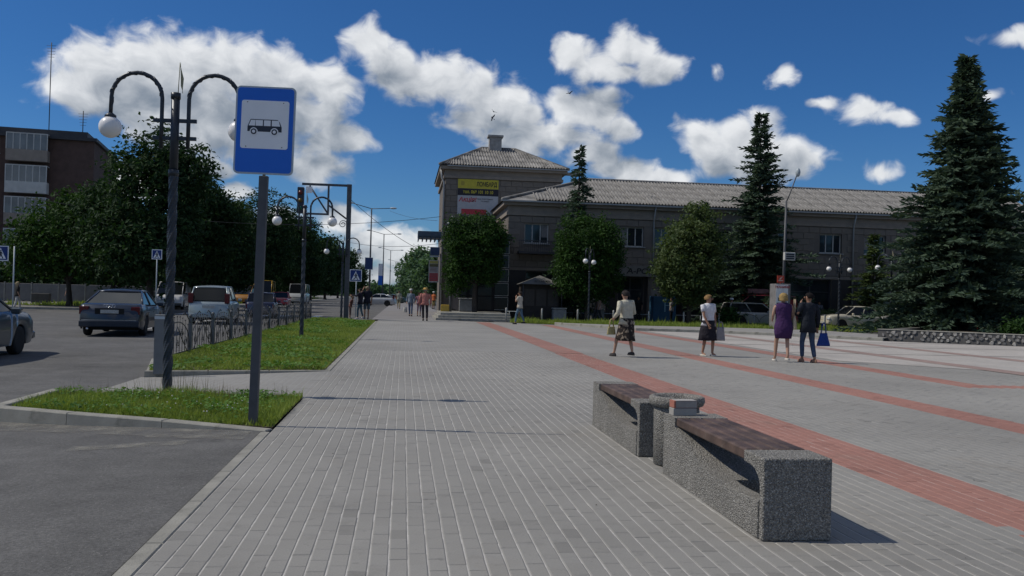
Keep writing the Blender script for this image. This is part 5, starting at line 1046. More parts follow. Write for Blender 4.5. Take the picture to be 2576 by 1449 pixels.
def car(label, loc, heading, spec, body_m, group='vehicles', trim_m=None, simple=False):
    """a road vehicle facing +Y before it is turned by `heading`; spec holds its side outline"""
    t = thing(spec.get('name', 'car'), label, spec.get('cat', 'car'), loc, heading, group)
    W, L = spec['w'] / 2, spec['l'] / 2; top, roof = spec['top'], spec['roof']; wr, wy = spec['wr'], spec['wy']; sill = spec.get('sill', .22); belt = spec['belt']
    ys = sorted(set([-L + 2 * L * i / 64 for i in range(65)] + [a for a, _ in top]))
    b = MB(); n = 0; ring = 10; vs = []; sq = spec.get('sq', 1.0)
    for y in ys:
        e = max(0, (abs(y) - (L - .55)) / .55); hw = W * (1 - (.11 + .1 * (1 - sq)) * e ** 2.6); zt = lerp_prof(top, y); zb = sill + .10 * e ** 2
        for w0 in wy:
            q = (wr * 1.16) ** 2 - (y - w0) ** 2
            if q > 0: zb = max(zb, wr + math.sqrt(q) - .02)
        zt_e = zt - .12 * e ** 4 * (1 if spec.get('round', 1) else .2); m1 = max(zb + .01, .42); m2 = max(m1 + .01, min(belt - .16, zt_e - .1)); m3 = max(m2 + .01, zt_e - .035)
        half = [(hw * .965, zb), (hw, m1), (hw * .995, m2), (hw * .955, m3), (hw * .86, zt_e)]
        vs += [(x, y, z) for x, z in half] + [(-x, y, z) for x, z in reversed(half)]
    fs = []
    N = len(ys)
    for i in range(N - 1):
        for k in range(ring - 1): fs.append((i * ring + k, i * ring + k + 1, (i + 1) * ring + k + 1, (i + 1) * ring + k))
    fs += [tuple(range(ring)), tuple((N - 1) * ring + k for k in range(ring - 1, -1, -1))]
    b.add(vs, fs, True); bo = b.build('body', body_m, t)
    u = MB(); u.box((-W * .84, -L + .25, .2), (W * .84, L - .25, belt - .25)); u.build('underside', M_under, t)
    # greenhouse: glass box with body coloured roof and pillars
    (ra, za), (rb, zb_), (rc, zc_), (rd, zd) = roof            # rear base, rear top, front top, front base
    wb, wt_ = W * .90, W * spec.get('tumble', .76)
    def q4(p): return p
    P = {}
    for s in (-1, 1): P[s] = [Vector((s * wb, ra, za)), Vector((s * wt_, rb, zb_)), Vector((s * wt_, rc, zc_)), Vector((s * wb, rd, zd))]
    def pane(name, pts, m=M_cglass):
        b = MB(); b.add([tuple(p) for p in pts], [tuple(range(len(pts)))]); return b.build(name, m, t, fix=False)
    pane('rear_window', [P[-1][0], P[1][0], P[1][1], P[-1][1]]); pane('windscreen', [P[1][3], P[-1][3], P[-1][2], P[1][2]])
    for s in (-1, 1):
        bl = lambda f: P[s][0].lerp(P[s][3], f); tl = lambda f: P[s][1].lerp(P[s][2], f)
        if spec.get('panel_van'):
            f = .62; pane('side_panel', [bl(0), bl(f), tl(f * .95), tl(0)], body_m); pane('side_window', [bl(f), bl(1), tl(1), tl(f * .95)])
        else:
            pane('side_window', [bl(0), bl(.5), tl(.45), tl(0)]); pane('side_window', [bl(.5), bl(1), tl(1), tl(.45)])
    rf = MB(); vs = []; nx, ny = 7, 7
    for j in range(ny):
        v = j / (ny - 1); 
        for i in range(nx):
            uu = i / (nx - 1) * 2 - 1; a = P[-1][1].lerp(P[-1][2], v); vs.append((uu * (wt_ + .02), a.y + (v - .5) * .06, a.z + .005 + .05 * (1 - uu * uu) * (1 - .6 * (2 * v - 1) ** 2) + spec.get('arch', .03) * (1 - (2 * v - 1) ** 2)))
    rf.add(vs, [(j * nx + i, j * nx + i + 1, (j + 1) * nx + i + 1, (j + 1) * nx + i) for j in range(ny - 1) for i in range(nx - 1)], True)
    o = rf.build('roof', body_m, t, fix=False); sol = o.modifiers.new('thick', 'SOLIDIFY'); sol.thickness = .035; sol.offset = -1
    for s in (-1, 1):
        pl_ = MB()
        for a, c_ in ((P[s][0], P[s][1]), (P[s][3], P[s][2]), (P[s][0].lerp(P[s][3], .5), P[s][1].lerp(P[s][2], .45)), (P[s][1], P[s][2])): pl_.tube([a, c_], .032, 6)
        pl_.build('pillar_frame', body_m, t)
    # wheels
    for w0 in wy:
        for s in (-1, 1):
            M_ = Matrix.Translation((s * (W - .11), w0, wr)) @ Matrix.Rotation(R(90), 4, 'Y')
            b = MB(); b.lathe([(wr * .62, -.09), (wr * .95, -.095), (wr, -.06), (wr, .06), (wr * .95, .095), (wr * .62, .09)], 20, M_); wh = b.build('wheel', M_tyre, t)
            b = MB(); b.lathe([(wr * .64, -.07 * 1), (wr * .6, s * .085), (wr * .2, s * .07), (.02, s * .08)], 14, M_); b.build('rim', spec.get('rim', M_rimm), wh)
    zr, zf = lerp_prof(top, -L + .12), lerp_prof(top, L - .12)
    if not simple:
        for s in (-1, 1):
            b = MB(); b.box((s * W * .52, L - .16, zf - .30), (s * W * .88, L - .02 - .03, zf - .12), bev=.02) if spec.get('lamps', 'box') == 'box' else [b.tube([(s * W * q, L - .1, zf - .22), (s * W * q, L + .005, zf - .22)], .085, 14) for q in (.62, .82)]
            b.build('headlight', M_head, t)
            b = MB(); tw = spec.get('tail', (.62, .9, .34, .12)); b.box((s * W * tw[0], -L + .012, zr - tw[2]), (s * W * tw[1], -L + .2, zr - tw[3]), bev=.012); b.build('tail_light', M_tail, t)
            b = MB(); b.box((s * (W + .01), rd - .42, belt - .02), (s * (W + .19), rd - .32, belt + .12), bev=.03); b.build('mirror', trim_m or body_m, t)
        b = MB(); b.box((-W * .93, L - .10, .30), (W * .93, L + .045, .48), bev=.03); b.build('front_bumper', trim_m or body_m, t)
        b = MB(); b.box((-W * .93, -L - .05, .30), (W * .93, -L + .1, .50), bev=.03); b.build('rear_bumper', trim_m or body_m, t)
        b = MB(); b.box((-W * .45, L - .06, zf - .30), (W * .45, L - .005, zf - .17), bev=.01); b.build('grille', M_under, t)
        for y0, sg in ((L + .046, 1), (-L - .006, -1)):
            z = .38 if sg > 0 else spec.get('plate_z', .62); b = MB(); b.box((-.26, min(y0, y0 + sg * .012), z - .055), (.26, max(y0, y0 + sg * .012), z + .055)); b.build('number_plate', M_plate, t)
        for s in (-1, 1):
            for yy in ((ra + rd) / 2 + .2, (ra + rd) / 2 - .75): b = MB(); b.box((s * W * .995, yy, belt - .2), (s * (W + .012), yy + .16, belt - .17)); b.build('door_handle', M_chrome if spec.get('chrome') else body_m, t)
    return t
SEDAN = dict(w=1.85, l=4.8, wr=.32, wy=(-1.37, 1.39), belt=.93, top=[(-2.4, .93), (-2.2, 1.02), (-1.5, 1.03), (-1.0, .97), (.9, .94), (1.2, .96), (1.9, .86), (2.4, .68)], roof=[(-1.72, 1.01), (-.72, 1.39), (.3, 1.41), (1.2, .95)], tail=(.66, .94, .29, .05), plate_z=.78, tumble=.70, arch=.04)
HATCH = dict(w=1.78, l=4.3, wr=.34, wy=(-1.28, 1.3), belt=1.02, top=[(-2.15, 1.02), (-1.9, 1.06), (.9, 1.02), (1.2, 1.0), (1.8, .92), (2.15, .72)], roof=[(-2.02, 1.05), (-1.72, 1.62), (.1, 1.66), (1.15, 1.0)], tail=(.74, .97, .1, -.32), plate_z=.78)
BOXY = dict(w=1.62, l=4.1, wr=.29, wy=(-1.2, 1.22), belt=.88, top=[(-2.05, .86), (-1.95, .9), (-1.15, .92), (-.9, .88), (.8, .88), (1.0, .92), (1.9, .84), (2.05, .78)], roof=[(-1.3, .9), (-.85, 1.38), (.3, 1.4), (.92, .9)], sq=.3, round=0, lamps='round', tumble=.80, chrome=1, arch=.015)
ESTATE = dict(w=1.62, l=4.1, wr=.30, wy=(-1.2, 1.22), belt=.90, top=[(-2.05, .88), (-1.95, .92), (.8, .9), (1.0, .94), (1.9, .86), (2.05, .8)], roof=[(-1.95, .92), (-1.75, 1.44), (.25, 1.44), (.92, .92)], sq=.3, round=0, lamps='round', tumble=.82, chrome=1, arch=.01)
VAN = dict(w=1.92, l=4.9, wr=.33, wy=(-1.5, 1.55), belt=1.15, top=[(-2.45, 1.12), (-2.3, 1.18), (1.3, 1.16), (1.7, 1.12), (2.2, .98), (2.45, .8)], roof=[(-2.4, 1.15), (-2.3, 1.95), (.75, 1.97), (1.85, 1.1)], tumble=.84, panel_van=1, name='van', cat='van', arch=.03)
BUS = dict(w=2.1, l=6.2, wr=.4, wy=(-2.0, 2.0), belt=1.35, top=[(-3.1, 1.3), (-3.0, 1.35), (2.3, 1.35), (2.8, 1.25), (3.1, .9)], roof=[(-3.05, 1.32), (-3.0, 2.55), (1.9, 2.6), (2.7, 1.3)], tumble=.88, name='minibus', cat='minibus', arch=.03)
def at_road(px, py, z=RZ): p = G(px, py, z); return p
p = G(268, 846, RZ); v = car('dark slate blue saloon car driving away in the near lane', (p.x - .1, p.y + 2.05, RZ), R(6.5), SEDAN, paint('slate_blue', (.020, .028, .045), .3))
for x in (-.12, -.04, .04, .12): b = MB(); b.tube([(x + .05 * math.cos(R(a)), -2.416, .955 + .05 * math.sin(R(a)) * .9 - .0) for a in range(0, 361, 30)], .008, 5, False); b.build('badge_ring', M_chrome, v)
b = MB(); b.box((-.78, -2.475, .505), (.78, -2.455, .53)); b.build('chrome_strip', M_chrome, v); b = MB(); b.box((-.42, -2.41, .70), (.42, -2.402, .88), bev=.003); b.build('plate_recess', M_under, v)
b = MB(); b.tube([(-.62, -2.46, .25), (-.62, -2.2, .25)], .035, 10); b.build('exhaust', M_chrome, v)
p = G(30, 892, RZ); hd = R(2); q = Matrix.Rotation(hd, 3, 'Z') @ Vector((.8, 1.39, 0)); car('grey blue car at the left edge, only its front quarter in view', (p.x - q.x, p.y - q.y + .1, RZ), hd, dict(SEDAN, top=[(-2.4, .9), (-2.2, .98), (-1.5, 1.0), (-1.0, .95), (.9, .98), (1.2, 1.0), (1.9, .93), (2.4, .76)]), paint('grey_blue', (.06, .078, .095), .25))
p = G(522, 815, RZ); car('pale blue silver hatchback driving away ahead of the dark saloon', (p.x + .05, p.y + 1.3, RZ), R(4), HATCH, paint('silver_blue', (.30, .35, .36), .35))
p = G(462, 779, RZ); car('white van with grey bumper coming towards the camera', (p.x - 1.05, p.y + 1.2, RZ), R(180 + 6), VAN, paint('van_white', (.6, .6, .6)), trim_m=mat('van_bumper', (.10, .105, .11), .7))
p = G(402, 771, RZ); car('beige car half hidden behind the white van', (p.x - .5, p.y + 3.4, RZ), R(180), SEDAN, paint('beige_metal', (.33, .31, .25), .3))
p = G(645, 801, RZ); car('dark navy boxy old saloon driving away behind the sign post', (p.x, p.y + 1.9, RZ), R(5), BOXY, paint('navy', (.012, .016, .045)))
p = PY(706, 769, 86); car('red bonneted small car coming along the far lane', (p.x, 86, RZ), R(180 + 3), BOXY, paint('bright_red', (.42, .02, .03)))
p = PY(664, 769, 101); car('yellow minibus in the shade behind the sign post', (p.x, 101, RZ), R(180 + 4), BUS, paint('bus_yellow', (.55, .33, .02)))
p = PY(622, 770, 96); car('orange van parked under the street trees', (p.x, 96, RZ), R(172), dict(VAN, panel_van=0), paint('dull_orange', (.33, .15, .02)), simple=True)
p = PY(752, 766, 112); car('pale old truck like van far along the road', (p.x, 112, RZ), R(180), dict(BUS, l=5.2, wy=(-1.6, 1.7), top=[(-2.6, 1.3), (1.7, 1.35), (2.2, 1.25), (2.6, .9)], roof=[(-2.6, 1.32), (-2.55, 2.35), (1.4, 2.4), (2.0, 1.3)], name='van', cat='van'), paint('dull_white', (.36, .37, .36)))
p = G(945, 770, -.1); car('silver hatchback parked sideways at the far pavement', (p.x + .25, p.y + 3, RZ), R(78), dict(HATCH, roof=[(-2.0, 1.0), (-.9, 1.42), (.2, 1.44), (1.15, .98)], belt=.95), paint('parked_silver', (.42, .43, .44), .3))
p = G(978, 765, -.1); car('dark green car parked behind the silver hatchback', (p.x + .3, p.y + 11, RZ), R(70), SEDAN, paint('dark_green', (.03, .06, .05), .2), simple=True)
# car park by the building
p = PY(2165, 820, 52.8); car('cream boxy old saloon parked side on at the square edge', (p.x, 53.6, -.03), R(90), BOXY, paint('cream', (.50, .46, .36)))
p = PY(1900, 820, 53.4); car('dull white old estate car parked behind the poster column', (p.x, 53.6, -.03), R(-90), dict(ESTATE, wr=.33), paint('dull_cream', (.34, .32, .28)))
p = PY(1895, 790, 56.0); v = car('dark red van with a roof sign parked under the tall spruce', (p.x + .2, 56.0, -.03), R(90), dict(VAN, panel_van=1), paint('dark_red', (.20, .014, .018)))
b = MB(); b.box((-.5, -.6, 2.08), (.5, .8, 2.4), bev=.03); b.build('roof_sign', mat('roof_sign', (.2, .1, .1), .6, .4, 5), v)
p = PY(2568, 838, 45.5); car('red car at the right edge behind the planter', (p.x + .9, 46.6, -.03), R(75), HATCH, paint('signal_red', (.40, .03, .02)))
# scooter by the planter
def scooter(label, loc, rz, col):
    t = thing('scooter', label, 'scooter', loc, rz, 'scooters parked under the spruce')
    for y in (-.6, .6): b = MB(); b.lathe([(.14, -.05), (.22, -.05), (.24, 0), (.22, .05), (.14, .05)], 14, Matrix.Translation((0, y, .24)) @ Matrix.Rotation(R(90), 4, 'Y')); w_ = b.build('wheel', M_tyre, t); b = MB(); b.tube([(-.04, y, .24), (.04, y, .24)], .14, 12); b.build('rim', M_rimm, w_)
    b = MB(); b.rings([(0, -.25, .3, .12, .5), (0, -.3, .5, .16, .5), (0, -.35, .68, .15, .42), (0, -.4, .76, .11, .36)], 12); b.rings([(0, .35, .28, .13, .1), (0, .45, .6, .2, .08), (0, .5, .95, .14, .07)], 12); b.box((-.14, -.1, .26), (.14, .45, .32)); b.build('body', paint('scooter_' + label.split()[0], col), t)
    b = MB(); b.rings([(0, -.35, .761, .13, .38), (0, -.36, .84, .11, .34)], 12); b.build('seat', M_under, t)
    b = MB(); b.tube([(-.34, .42, 1.04), (0, .47, 1.0), (.34, .42, 1.04)], .02, 6); b.tube([(0, .6, .24), (0, .47, 1.0)], .03, 6); b.build('handlebar', M_chrome, t)
    b = MB(); b.ball((0, .56, .88), .08, 10, 6); b.build('headlight', M_head, t); return t
p = PY(2322, 822, 45.0); scooter('white scooter parked under the left side of the largest spruce', (p.x, 45.6, -.02), R(150), (.5, .5, .48)); p = PY(2357, 822, 46.0); scooter('dark blue scooter parked beside the white one', (p.x, 46.4, -.02), R(165), (.03, .05, .10))

# ================================================================== PEOPLE
def skin_obj(name, nodes, edges, m, parent, sub=1):
    """nodes: list of (co, radius); surface grown along the edges"""
    me = bpy.data.meshes.new(name); me.from_pydata([tuple(n[0]) for n in nodes], edges, []); me.materials.append(m)
    o = bpy.data.objects.new(name, me); C.objects.link(o); o.parent = parent
    sk = o.modifiers.new('skin', 'SKIN'); sk.use_smooth_shade = True
    if not me.skin_vertices: bpy.context.view_layer.update()
    d = me.skin_vertices[0].data
    for i, n in enumerate(nodes):
        r_ = n[1]; d[i].radius = r_ if isinstance(r_, tuple) else (r_, r_); d[i].use_root = (i == 0)
    s = o.modifiers.new('sub', 'SUBSURF'); s.levels = sub; s.render_levels = sub; return o
SKINS = {'fair': (.42, .25, .175), 'tan': (.33, .18, .115), 'dark': (.2, .11, .08)}
def cloth(name, c, var=.12): return mat('cloth_' + name, c, .88, var, 14, .8, 9, spec=.2, bdist=.05)
def person(label, loc, face, h=1.66, skin='fair', hair=(.05, .03, .02), hair_style='short', top=None, top_len=.62, sleeve=.28, bottom='trousers', bcol=None, hem=.45, flare=1.15, shoes=(.03, .03, .03),
           lf=.0, rf=.0, arms=None, wide=1.0, hat=None, head_turn=0.0, lean=0.0, simple=False, group='people about the square', dress=False, sandal=False, sway=None):
    """standing or walking figure facing +Y before turning; lf / rf: how far each foot is ahead; arms: ((elbow),(wrist)) per side"""
    t = thing('person', label, 'person', loc, face, group); k = h / 1.70; t.scale = (k, k, k)
    sw_ = sway if sway is not None else rnd.uniform(-.03, .03)
    V = Vector; ms = mat('skin_' + skin, SKINS[skin], .55, .08, 8, spec=.3)
    up = lambda z: lean * max(0, z - .9)
    J = dict(pel=V((0, 0, .93)), sp=V((0, up(1.12), 1.12)), ch=V((0, up(1.3), 1.3)), nk=V((0, up(1.45) + .005, 1.455)), jw=V((0, up(1.53) + .03, 1.535)), hm=V((0, up(1.6) + .02, 1.60)), ht=V((0, up(1.66) + .005, 1.655)))
    arms = arms or {}
    A = {}
    for s, nm in ((-1, 'l'), (1, 'r')):
        sh = V((s * .175 * wide, up(1.4), 1.405)); e, w_ = arms.get(nm, ((s * .25 * wide, -.03, 1.13), (s * .25 * wide, .06, .89))); A[nm] = (sh, V(e) + V((0, up(1.1), 0)), V(w_) + V((0, up(1.0), 0)))
    Lg = {}
    for s, nm, f in ((-1, 'l', lf), (1, 'r', rf)):
        an = V((s * .085 * wide, f, .085 + (.05 if f < -.12 else 0))); kn = V((s * .09 * wide, f * .55 + (.05 if f else .02), .50)); Lg[nm] = (V((s * .085 * wide, 0, .90)), kn, an, an + V((0, .13, -.055)))
    for q in ('pel', 'sp', 'ch', 'nk', 'jw', 'hm', 'ht'): J[q].x += sw_ * (1.0 if q in ('pel', 'sp') else .5)
    for nm in ('l', 'r'):
        A[nm][0].x += sw_ * .5; A[nm][0].z += sw_ * (.35 if nm == 'r' else -.35); A[nm][1].x += sw_ * .6; A[nm][2].x += sw_ * .6; Lg[nm][0].x += sw_; Lg[nm][1].x += sw_ * .5
    nodes, edges = [], []
    def add(co, r_): nodes.append((co, r_)); return len(nodes) - 1
    pe = add(J['pel'], .10); sp = add(J['sp'], .10); ch = add(J['ch'], .105); nk = add(J['nk'], .05); jw = add(J['jw'], .062); hm = add(J['hm'], .088); ht = add(J['ht'], .07)
    edges += [(pe, sp), (sp, ch), (ch, nk), (nk, jw), (jw, hm), (hm, ht)]
    for nm in ('l', 'r'):
        s = -1 if nm == 'l' else 1; sh, e, w_ = A[nm]; a = add(sh, .05); b_ = add(e, .038); c_ = add(w_, .027); d = (w_ - e).normalized(); pm_ = add(w_ + d * .07, (.034, .02)); edges += [(ch, a), (a, b_), (b_, c_), (c_, pm_)]
        if not simple:
            sd_ = d.cross(V((s, .3, 0))).normalized(); fr = d.cross(sd_).normalized(); last = w_ + d * .07
            for i, (off, ln) in enumerate(((-.026, .062), (-.009, .075), (.009, .07), (.026, .055))):
                f1 = add(last + sd_ * off + d * .035, .0088); f2 = add(last + sd_ * off + d * (.035 + ln * .6) - fr * .012 * s, .008); edges += [(pm_, f1), (f1, f2)]
            th = add(w_ + d * .035 + sd_ * -.042, .0105); th2 = add(w_ + d * .075 + sd_ * -.058, .009); edges += [(c_, th), (th, th2)]
        hp, kn, an, toe = Lg[nm]; a = add(hp, .08 * wide); m_ = add(hp.lerp(kn, .5), .07); b_ = add(kn, .052); cf = add(kn.lerp(an, .35), .05); c_ = add(an, .034); d_ = add(toe, .032); edges += [(pe, a), (a, m_), (m_, b_), (b_, cf), (cf, c_), (c_, d_)]
    body = skin_obj('body', nodes, edges, ms, t)
    # head details and hair
    hc = J['hm']; HT = Matrix.Translation(hc) @ Matrix.Rotation(head_turn, 4, 'Z')
    if not simple:
        f = MB(); f.ball((0, .105, -.005), .017, 8, 6, (.8, 1.2, 1.5)); f.build('nose', ms, t).data.transform(HT); f = MB(); [f.ball((s * .033, .088, .018), .011, 8, 6) for s in (-1, 1)]; f.build('eyes', mat('eye_dark', (.03, .025, .02), .3), t).data.transform(HT)
        f = MB(); f.ball((0, .093, -.05), .02, 8, 5, (1.3, .4, .35)); f.build('mouth', mat('lip', (.3, .1, .09), .5), t).data.transform(HT); f = MB(); [f.ball((s * .093, .005, -.005), .026, 8, 6, (.35, .7, 1.1)) for s in (-1, 1)]; f.build('ears', ms, t).data.transform(HT)
    hmt = mat('hair_%d_%d' % (hair[0] * 1000, hair[1] * 1000), hair, .85, .35, 30, .8, 40, spec=.12)
    b = MB(); n, m_ = 18, 10; drop = {'short': -.35, 'bob': -.85, 'long': -1.3, 'crop': -.15}[hair_style]; vs = []; fs = []
    for i in range(m_ + 1):
        v = i / m_
        for j in range(n):
            a = 2 * math.pi * j / n; fr = max(0, math.cos(a))          # a = 0 is the face side
            lim = drop * (1 - fr ** .6) + .62 * fr ** .6 * (1 if fr > 0 else 0); zz = 1 - (1 - lim) * v; rr_ = math.sqrt(max(0, 1 - min(1, abs(zz)) ** 2)) if zz > 0 else 1.0 - (.12 * -zz if hair_style != 'bob' else -.04 * -zz)
            rr_ = max(rr_, .02); wob = 1 + .05 * math.sin(3 * a + 9 * v) + .03 * math.sin(7 * a)
            vs.append((math.sin(a) * rr_ * .108 * wob, math.cos(a) * rr_ * .115 * wob - .012, zz * .112 + .008))
    for i in range(m_):
        for j in range(n): q = (j + 1) % n; fs.append((i * n + j, i * n + q, (i + 1) * n + q, (i + 1) * n + j))
    b.add(vs, fs, True); o = b.build('hair', hmt, t); o.data.transform(HT); o.modifiers.new('thick', 'SOLIDIFY').thickness = .012
    if hat:
        b = MB(); brim = hat[1]; b.lathe([(brim, .075), (brim * .98, .088), (.115, .085), (.112, .14), (.09, .175), (.01, .18)], 20); o = b.build('hat', cloth('hat_%d' % int(hat[0][0] * 100 + hat[0][2] * 1000), hat[0]), t); o.data.transform(HT)
    # upper garment
    tc_ = top or (.5, .5, .5); tm = cloth('%d_%d_%d' % tuple(int(c * 255) for c in tc_), tc_)
    zb = 1.44 - top_len; b = MB(); w_ = wide
    def ring(z, rx, ry, dy=0.0): return (sw_ * (1.0 if z < 1.15 else .6), up(z) + dy, z, rx * w_, ry * (.5 + .5 * w_))
    rg = [ring(1.475, .065, .06), ring(1.45, .12, .085), ring(1.41, .185, .105), ring(1.33, .195, .125, .01), ring(1.22, .178, .125, .01), ring(1.08, .158, .118)]
    if dress: rg += [ring(.95, .188, .14, -.008), ring(.86, .208, .16, -.018), ring(.72, .196, .15), ring(1.44 - top_len, .172, .135)]
    else: rg += [ring(max(zb + .06, .95), .178, .13)] + ([ring(zb, .21 if zb < .95 else .18, .155)] if zb < 1.0 else [])
    b.rings(list(reversed(rg)), 20)
    for nm in ('l', 'r'):
        sh, e, w3 = A[nm]
        inn = sh * .8 + V((0, 0, .28)); inn = V((sh.x * .72, sh.y, sh.z - .005))
        if sleeve <= 0: continue
        if sleeve < .3: q = sh.lerp(e, sleeve / .28 * .8); b.tube([inn, sh + V((0, 0, .005)), q], [.062, .07, .064], 12)
        else:
            q = e.lerp(w3, min(1, (sleeve - .28) / .26)); b.tube([inn, sh + V((0, 0, .005)), sh.lerp(e, .5), e, e.lerp(q, .6), q], [.062, .07, .062, .058, .05, .043], 12)
    b.build('dress' if dress else 'top', tm, t)
    # lower garment
    if bcol is not None and not dress:
        bm_ = cloth('%d_%d_%d' % tuple(int(c * 255) for c in bcol), bcol, .2)
        if bottom == 'skirt':
            b = MB(); rg = []; n_ = 6
            for i in range(n_ + 1): v = i / n_; z = 1.0 + (hem - 1.0) * v; sx_ = .17 + (.19 * flare - .17) * min(1, v * 1.6); rg.append((sw_ * (1 - .5 * v), (lf + rf) * .18 * v, z, sx_ * w_, (.13 + .05 * v + abs(lf - rf) * .2 * v) * (.5 + .5 * w_)))
            b.rings(list(reversed(rg)), 24); o = b.build('skirt', bm_, t)
            for q in o.data.vertices: a = math.atan2(q.co.y, q.co.x); amp = .016 * max(0, (1.0 - q.co.z) / .6); q.co.x += math.cos(a) * amp * math.sin(9 * a); q.co.y += math.sin(a) * amp * math.sin(9 * a)
        else:
            nodes = [(J['pel'] + V((0, 0, .04)), (.115 * w_, .10))]; edges = []
            for nm in ('l', 'r'):
                hp, kn, an, toe = Lg[nm]; b0 = len(nodes); bt = kn.lerp(an, max(0, min(1, (.5 - hem) / .42))) if hem < .5 else hp.lerp(kn, (.9 - hem) / .4); fl = max(flare, 1.08) / 1.15; q = [(hp, .088 * w_), (hp.lerp(kn, .5), .084), (kn if hem < .5 else hp.lerp(bt, .8), .068 * fl), (kn.lerp(bt, .4) if hem < .5 else hp.lerp(bt, .9), .066 * fl), (bt, .054 * fl)]
                nodes += q; edges += [(0, b0), (b0, b0 + 1), (b0 + 1, b0 + 2), (b0 + 2, b0 + 3), (b0 + 3, b0 + 4)]
            skin_obj('trousers' if hem < .4 else 'shorts', nodes, edges, bm_, t)
    for nm in ('l', 'r'):
        hp, kn, an, toe = Lg[nm]; b = MB(); z0 = an.z - .085; hh_ = .05 if sandal else .085
        b.rings([(an.x, an.y + .045, z0, .043, .125), (an.x, an.y + .045, z0 + .02, .047, .13), (an.x, an.y + .035, z0 + hh_ * .8, .043, .105 if not sandal else .12), (an.x, an.y + .005, z0 + hh_, .036, .055 if not sandal else .1)], 14); b.build('shoe', cloth('shoe_%d_%d' % (shoes[0] * 255, shoes[2] * 255), shoes), t)
    return t
def bag(label, loc, rz, w_, h_, d, col, strap=.3, taper=.8):
    t = thing('bag', label, 'bag', loc, rz, 'bags carried in hand'); b = MB(); b.rings([(0, 0, 0, w_ / 2, d / 2), (0, 0, h_ * .1, w_ / 2 * 1.02, d / 2), (0, 0, h_ * .8, w_ / 2 * taper, d / 2 * .6), (0, 0, h_, w_ / 2 * taper * .95, d / 2 * .3)], 16); b.build('pouch', cloth('bag_%d_%d' % (int(col[0] * 255), int(col[2] * 255)), col), t)
    b = MB(); [b.tube([(-w_ * .3 * taper, y, h_ * .95), (-w_ * .2 * taper, y, h_ + strap * .8), (0, y, h_ + strap), (w_ * .2 * taper, y, h_ + strap * .8), (w_ * .3 * taper, y, h_ * .95)], .009, 5) for y in (-.015, .015)]; b.build('handles', cloth('bag_%d_%d' % (int(col[0] * 255), int(col[2] * 255)), col), t); return t
# four women crossing the square
p = G(1572, 898); W1 = p
person('woman in cream jacket and dark patterned skirt walking away', (p.x, p.y, 0), R(30), 1.66, 'fair', (.035, .03, .028), 'short', (.50, .47, .37), .60, .54, 'skirt', (.07, .06, .045), .42, .9, (.05, .045, .045), lf=.3, rf=-.16, wide=1.22, sway=.035, lean=.06, arms={'l': ((-.32, -.04, 1.14), (-.26, .16, 1.02)), 'r': ((.31, .02, 1.14), (.2, .22, 1.05))}, group='women crossing the square')
M_ = MATS.get('cloth_%d_%d_%d' % (int(.07 * 255), int(.06 * 255), int(.045 * 255)))
if M_:                                                   # printed skirt: pale blotches in the cloth
    k = NT(M_.node_tree); pr = [n for n in M_.node_tree.nodes if n.type == 'BSDF_PRINCIPLED'][0]; oc = k.n('ShaderNodeTexCoord').outputs['Object']
    nz = k.n('ShaderNodeTexNoise', {'Vector': oc, 'Scale': 11.0, 'Detail': 2.0}).outputs[0]; fz = k.n('ShaderNodeMapRange', {'Value': nz, 'From Min': .53, 'From Max': .6}).outputs[0]
    M_.node_tree.links.new(k.mix(fz, (.028, .022, .02), (.25, .2, .15)), pr.inputs['Base Color'])
bag('small yellowish bag hanging before the woman in the cream jacket', (p.x - .33, p.y + .15, .55), R(20), .26, .2, .1, (.4, .34, .16), .2)
p = G(1777, 896); person('blonde woman in white blouse and black skirt standing side on', (p.x, p.y, 0), R(-152), 1.62, 'tan', (.26, .16, .07), 'short', (.66, .65, .67), .60, .22, 'skirt', (.022, .02, .026), .44, 1.2, (.55, .5, .42), lf=.12, rf=-.06, wide=1.18, sway=-.04, arms={'r': ((.27, .1, 1.14), (.2, .2, .9)), 'l': ((-.29, -.02, 1.12), (-.3, .02, .86))}, head_turn=R(40), group='women crossing the square', sandal=True)
bag('thin grey carrier bag held by the woman in the white blouse', (p.x + .36, p.y - .03, .42), R(10), .28, .36, .08, (.30, .28, .28), .14, .8)
p = G(1966, 910); person('fair haired woman in sleeveless purple dress walking away', (p.x, p.y, 0), R(-4), 1.70, 'fair', (.32, .22, .09), 'bob', (.055, .024, .085), .86, 0, 'none', None, shoes=(.6, .56, .5), lf=.2, rf=-.16, wide=1.16, sway=.03, dress=True, arms={'l': ((-.25, .02, 1.15), (-.2, .2, 1.06)), 'r': ((.25, .02, 1.14), (.22, .14, .98))}, group='women crossing the square', sandal=True)
bag('cream shoulder bag of the woman in the purple dress', (p.x + .3, p.y - .02, .82), R(70), .3, .32, .14, (.50, .41, .28), .42, .7)
p = G(2034, 912); person('dark haired woman in navy jacket and blue jeans beside the purple dress', (p.x, p.y, 0), R(10), 1.72, 'tan', (.012, .01, .01), 'short', (.018, .022, .030), .70, .54, 'trousers', (.05, .075, .13), .12, .9, (.32, .18, .12), lf=.14, rf=-.12, wide=1.05, sway=-.035, arms={'l': ((-.3, .05, 1.18), (-.13, .16, 1.44)), 'r': ((.26, -.02, 1.12), (.27, .02, .86))}, head_turn=R(35), group='women crossing the square')
bag('bright blue handbag hanging from the dark haired woman in jeans', (p.x + .36, p.y - .03, .42), R(15), .4, .32, .14, (.02, .05, .22), .26, .62)
